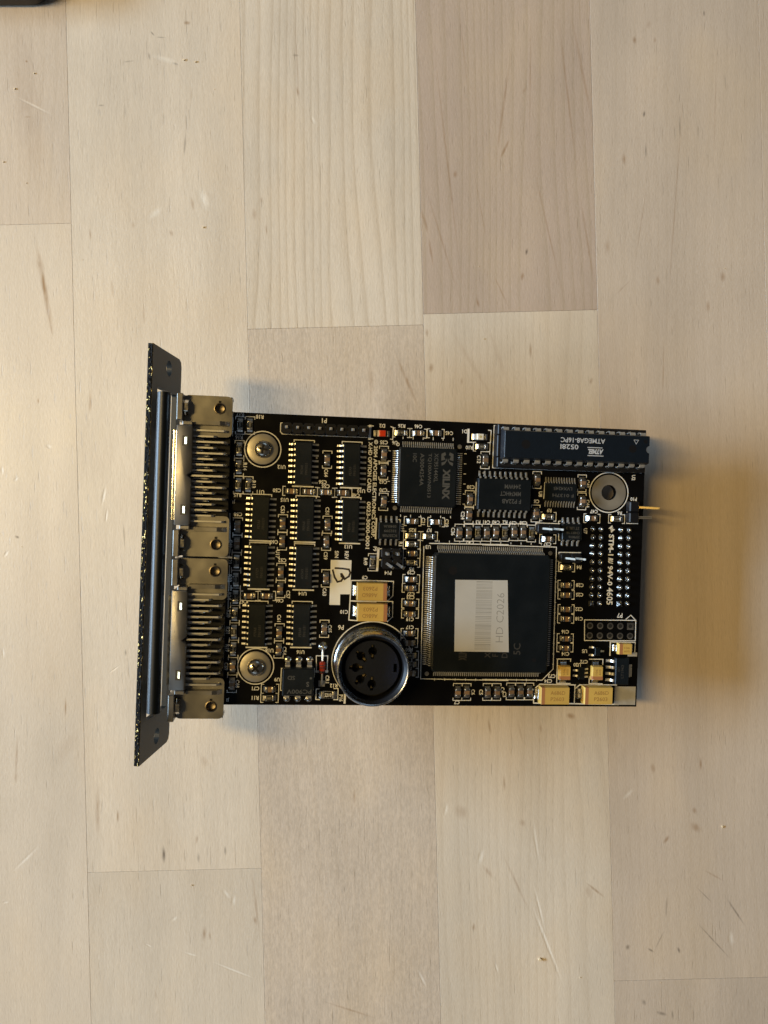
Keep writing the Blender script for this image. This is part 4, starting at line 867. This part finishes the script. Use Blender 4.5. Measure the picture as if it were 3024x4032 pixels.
# empty P7 footprint
(a0, b0), (a1, b1) = PT['P7a'], PT['P7b']
ring_me = MB().ring(0,0,.48,.80,.015,24).mesh('pad'); 
sqp = MB().add([(-.85,-.85,.015),(.85,-.85,.015),(.85,.85,.015),(-.85,.85,.015)],[(0,1,2,3)]).mesh('pad')
hole_me = MB().disc(0,0,.49,.019,20).mesh('hole')
for c in range(5):
    for r in range(2):
        u, v = a0+(a1-a0)*c/4, b0+(b1-b0)*r
        pd = part('plated_hole', sqp if (c == 4 and r == 0) else ring_me, M['pad'], None, u, v)
        obj('bore', hole_me, M['padhole'], pd)
for k in ('fid0','fid1','fid2','fid3'):
    part('fiducial_dot', MB().disc(0,0,.52,.015,24).mesh('fid'), M['pad'], None, *PT[k])
for x, y in ((12.0,20.4),(-.5,9.0),(2.5,7.0),(-24.3,-4.0),(-21.5,26.5),(33.5,12.0),(9.5,22.0),(-36.5,11.2),(-30.2,24.0),(5.2,12.5)):
    part('via', MB().disc(0,0,.22,.012,14).mesh('via'), M['pad'], None, x, y)
# ---- screws with washers, and the open mounting hole
def cross_screw(name, u, v):
    wa = part('washer', MB().rev([(3.55,.01),(3.55,.55),(3.4,.62),(1.7,.62)],48).mesh('washer', smooth=35), M['washer'], None, u, v)
    P = []
    n = 32
    hdm = MB().rev([(1.98,.62),(2.02,1.0),(1.9,1.45),(1.55,1.8),(1.0,2.02),(.5,2.08)],n,0,0,False,True)
    s = part('screw', hdm.mesh('screw', smooth=50), M['screw'], None, u+.1, v-.05, 0, rnd.uniform(0,1.5))
    c = MB()
    a, w_ = 1.12, .24
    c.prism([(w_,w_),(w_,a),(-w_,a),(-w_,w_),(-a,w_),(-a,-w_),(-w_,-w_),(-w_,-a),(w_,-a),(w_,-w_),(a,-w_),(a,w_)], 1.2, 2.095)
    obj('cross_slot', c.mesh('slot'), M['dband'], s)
    return s
for k in ('S1','S2'): cross_screw('screw', *PT[k])
part('mounting_pad', MB().rev([(4.3,.005),(4.3,.05),(1.86,.05),(1.86,-1.0)],56,MHu,MHv).mesh('mp', smooth=30), M['washer'])
# ---- what carries the card: two stand-offs and the two socket strips under it
for k in ('S1','S2'):
    u, v = PT[k]; p = Ou + Uu*u + Vv*v; ln = (p.z/Nn.z) - TH - .35
    part('standoff', MB().cyl(0,0,2.6,-TH-ln,-TH-.01,6).mesh('so'), M['brass'], None, u, v)
for c0, c1 in ((0,1),(2,3)):
    x = (tl_.lerp(tr_, fr_[c0]).x + tl_.lerp(tr_, fr_[c1]).x)/2; p = Ou + Uu*x; ln = p.z/Nn.z - TH - .35
    part('socket_strip', MB().box(-2.1,2.1,-10.4,10.4,-TH-ln,-TH-.01).mesh('st', bevel=.2), M['blackpl'], None, x, .3)

# ---- the two metal D connectors
def connector(vc, flip):
    k = part('d_connector', None, None, None, -58, vc)
    bpy.data.objects.remove(k)
    # housing (the thing's main mesh): folded metal box with a notch in its back edge
    T_ = 7.6
    hs = MB(); xa, xb = -61.15, -57.75; hl = 11.05
    out = [(xa,-hl),(xb-.25,-hl),(xb,-hl+.3),(xb,-.85),(xb-1.0,0),(xb,.85),(xb,hl-.3),(xb-.25,hl),(xa,hl)]
    hs.prism(out, .2, T_)
    con = part('d_connector', hs.mesh('housing', bevel=.16, seg=2, smooth=40), M['nickel'], None, 0, vc)
    for y in (-7.6, 7.6):
        obj('spring_tab', MB().loft([[(-59.6,y-.85,T_-.05),(-58.7,y-.85,T_-.05),(-58.7,y+.85,T_-.05),(-59.6,y+.85,T_-.05)],[(-59.35,y-.75,T_+.02),(-58.85,y-.75,T_+.30),(-58.85,y+.75,T_+.30),(-59.35,y+.75,T_+.02)]]).mesh('tab'), M['brightgold'], con)
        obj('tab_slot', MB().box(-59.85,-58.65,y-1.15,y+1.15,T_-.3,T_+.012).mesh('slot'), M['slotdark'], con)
    # bright shell skirt towards the panel
    obj('shell', MB().loft([[(-62.35,y,1.2),(-62.0,y,6.2),(-61.9,y,6.9),(-61.2,y,7.15),(-60.9,y,7.15),(-60.9,y,1.2)] for y in (-9.9,-9.4,9.4,9.9)]).mesh('shell', smooth=40), M['bright'], con)
    obj('insulator', MB().box(-57.8,-50.0,-10.4,10.4,.05,1.6).mesh('ins', bevel=.1), M['blackpl'], con)
    # contacts in staggered rows
    for i in range(17):
        y = -10.1+i*1.27*.995
        hi = (i % 2 == 0)
        xe = -50.7 if hi else -53.0; zz = 5.9 if hi else 5.5
        pm = MB().bar([(-57.9,0,zz),(xe-.35,0,zz),(xe,0,zz-.25),(xe+.12,0,zz-.9),(xe+.12,0,1.5)], .46, .34)
        obj('contact', pm.mesh('pin', bevel=.04), M['pins'], con, (0,y,0))
        xe2 = -54.6 if hi else -56.0; yy = y+(.55 if flip else -.5)
        pm = MB().bar([(-57.9,0,2.9),(xe2-.2,0,2.9),(xe2,0,2.6),(xe2+.05,0,1.5)], .30, .28)
        obj('contact', pm.mesh('pin'), M['pins'], con, (0,yy,0))
    # ears: bent bracket with flat plate, rib, flange post and nut
    for s in (-1, 1):
        ye = s*15.25
        def Y(a, b_): return (min(ye+s*a, ye+s*b_), max(ye+s*a, ye+s*b_))
        y0, y1 = Y(-6.4, 2.78)
        pl = plate_with_holes(rrect(-60.1,-49.45,y0,y1,1.1), [circle(-52.25,ye,1.12,24)+[] ], 4.2, 4.8)
        ear = obj('ear_plate', pl, M['nickel'], con)
        obj('ear_side', MB().box(-60.0,-49.6,*Y(2.1,2.7),.05,4.195).mesh('es'), M['nickel'], ear)
        y0, y1 = Y(-3.95, -2.85)
        obj('rib', MB().loft([[(-57.7,y0,4.8),(-57.7,y1,4.8),(-57.7,y1-.1,6.3),(-57.7,y0+.1,6.3)],[(-52.0,y0,4.8),(-52.0,y1,4.8),(-52.0,y1-.1,6.25),(-52.0,y0+.1,6.25)],[(-50.9,y0,4.8),(-50.9,y1,4.8),(-50.9,y1-.1,5.9),(-50.9,y0+.1,5.9)],[(-49.9,y0,4.8),(-49.9,y1,4.8),(-49.9,y1,4.85),(-49.9,y0,4.85)]]).mesh('rib'), M['nickel'], ear)
        obj('boardlock', MB().rev([(1.1,3.2),(1.25,4.9),(1.3,4.95),(1.12,5.0),(1.0,4.85),(.95,3.6),(.3,3.4)],24,-52.25,ye,False,True).mesh('bl', smooth=40), M['lock'], ear)
        obj('keyway', MB().box(-52.55,-51.95,*Y(1.05,1.75),4.802,4.812).mesh('kw') if s > 0 else MB().box(-52.55,-51.95,ye+1.05,ye+1.75,4.802,4.812).mesh('kw'), M['dband'], ear)
        obj('flange_post', MB().box(-61.25,-59.95,*Y(-3.2,2.75),.2,7.8).box(-59.95,-57.8,*Y(-4.2,-3.3),4.8,7.7).mesh('fp', bevel=.15), M['nickel'], con)
        obj('nut', MB().prism([(.0+1.75*math.cos(a), 1.75*math.sin(a)) for a in [PI/6+PI/3*i for i in range(6)]], 0, 1.0).mesh('nut', bevel=.08), M['screw'], con, (-59.9, ye-s*.2, 5.6)).rotation_euler = (0, PI/2, 0)
    return con
M['brightgold'] = mat('brass_tab', (.50,.40,.23), .40, 1)
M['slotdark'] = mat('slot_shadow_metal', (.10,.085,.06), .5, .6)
M['lock'] = mat('boardlock_metal', (.22,.185,.14), .42, 1)
connector(18.7, False)['label'] = 'metal D connector at the far end of the front panel'
connector(-17.8, True)['label'] = 'metal D connector at the near end of the front panel'

# ---- front panel with its long window, the two holes and the black strip
PA = PANEL
lnv, upv, nv = Vector(PA['l']), Vector(PA['u']), Vector(PA['n'])
nv = lnv.cross(upv); 
pm = Matrix.Identity(4)
for i, a in enumerate((lnv, upv, nv)):
    for j in range(3): pm[j][i] = a[j]
c = Vector(PA['c']); pm.translation = Vector((c.x*S, c.y*S, (c.z+ZB)*S))
hL, hH = PA['L']/2, PA['h']/2
outer = [(-hL,hH),(-hL,-hH+1.6),(-hL+.5,-hH+.5),(-hL+1.6,-hH),(hL-1.6,-hH),(hL-.5,-hH+.5),(hL,-hH+1.6),(hL,hH)]
pme = plate_with_holes(outer, [circle(41.05,-.8,1.75,28), circle(-41.05,-.8,1.75,28), rrect(-35.9,35.9,-6.5,6.1,.4,2)], -1.15, 0)
pan = bpy.data.objects.new('front_panel', pme); COL.objects.link(pan); pme.materials.append(M['paint']); pan.parent = card; pan.matrix_local = pm
pan['label'] = 'dark painted front panel standing on edge with a long window and two screw holes'
em = MB().add([(-hL+.02+89*i/60*.9995, -.0+0, hH) for i in ()], []) if 0 else MB()
ee = random.Random(4); n_ = 120
Lf = [[(-hL+2*hL*i/n_, hH-.01, -1.13), (-hL+2*hL*i/n_, hH-.01, -.02), (-hL+2*hL*i/n_, hH+.05+ee.uniform(0,.06), -.18), (-hL+2*hL*i/n_, hH+.05+ee.uniform(0,.06), -.98)] for i in range(n_+1)]
obj('worn_edge', MB().loft(Lf).mesh('edge'), M['wornedge'], pan)
obj('black_strip', MB().tube([(-35.5,1.0,-.3),(-35.4,1.0,-.3),(35.4,1.0,-.3),(35.5,1.0,-.3)], [1.3,1.5,1.5,1.3], 32).mesh('strip', smooth=40), M['tubem'], pan)
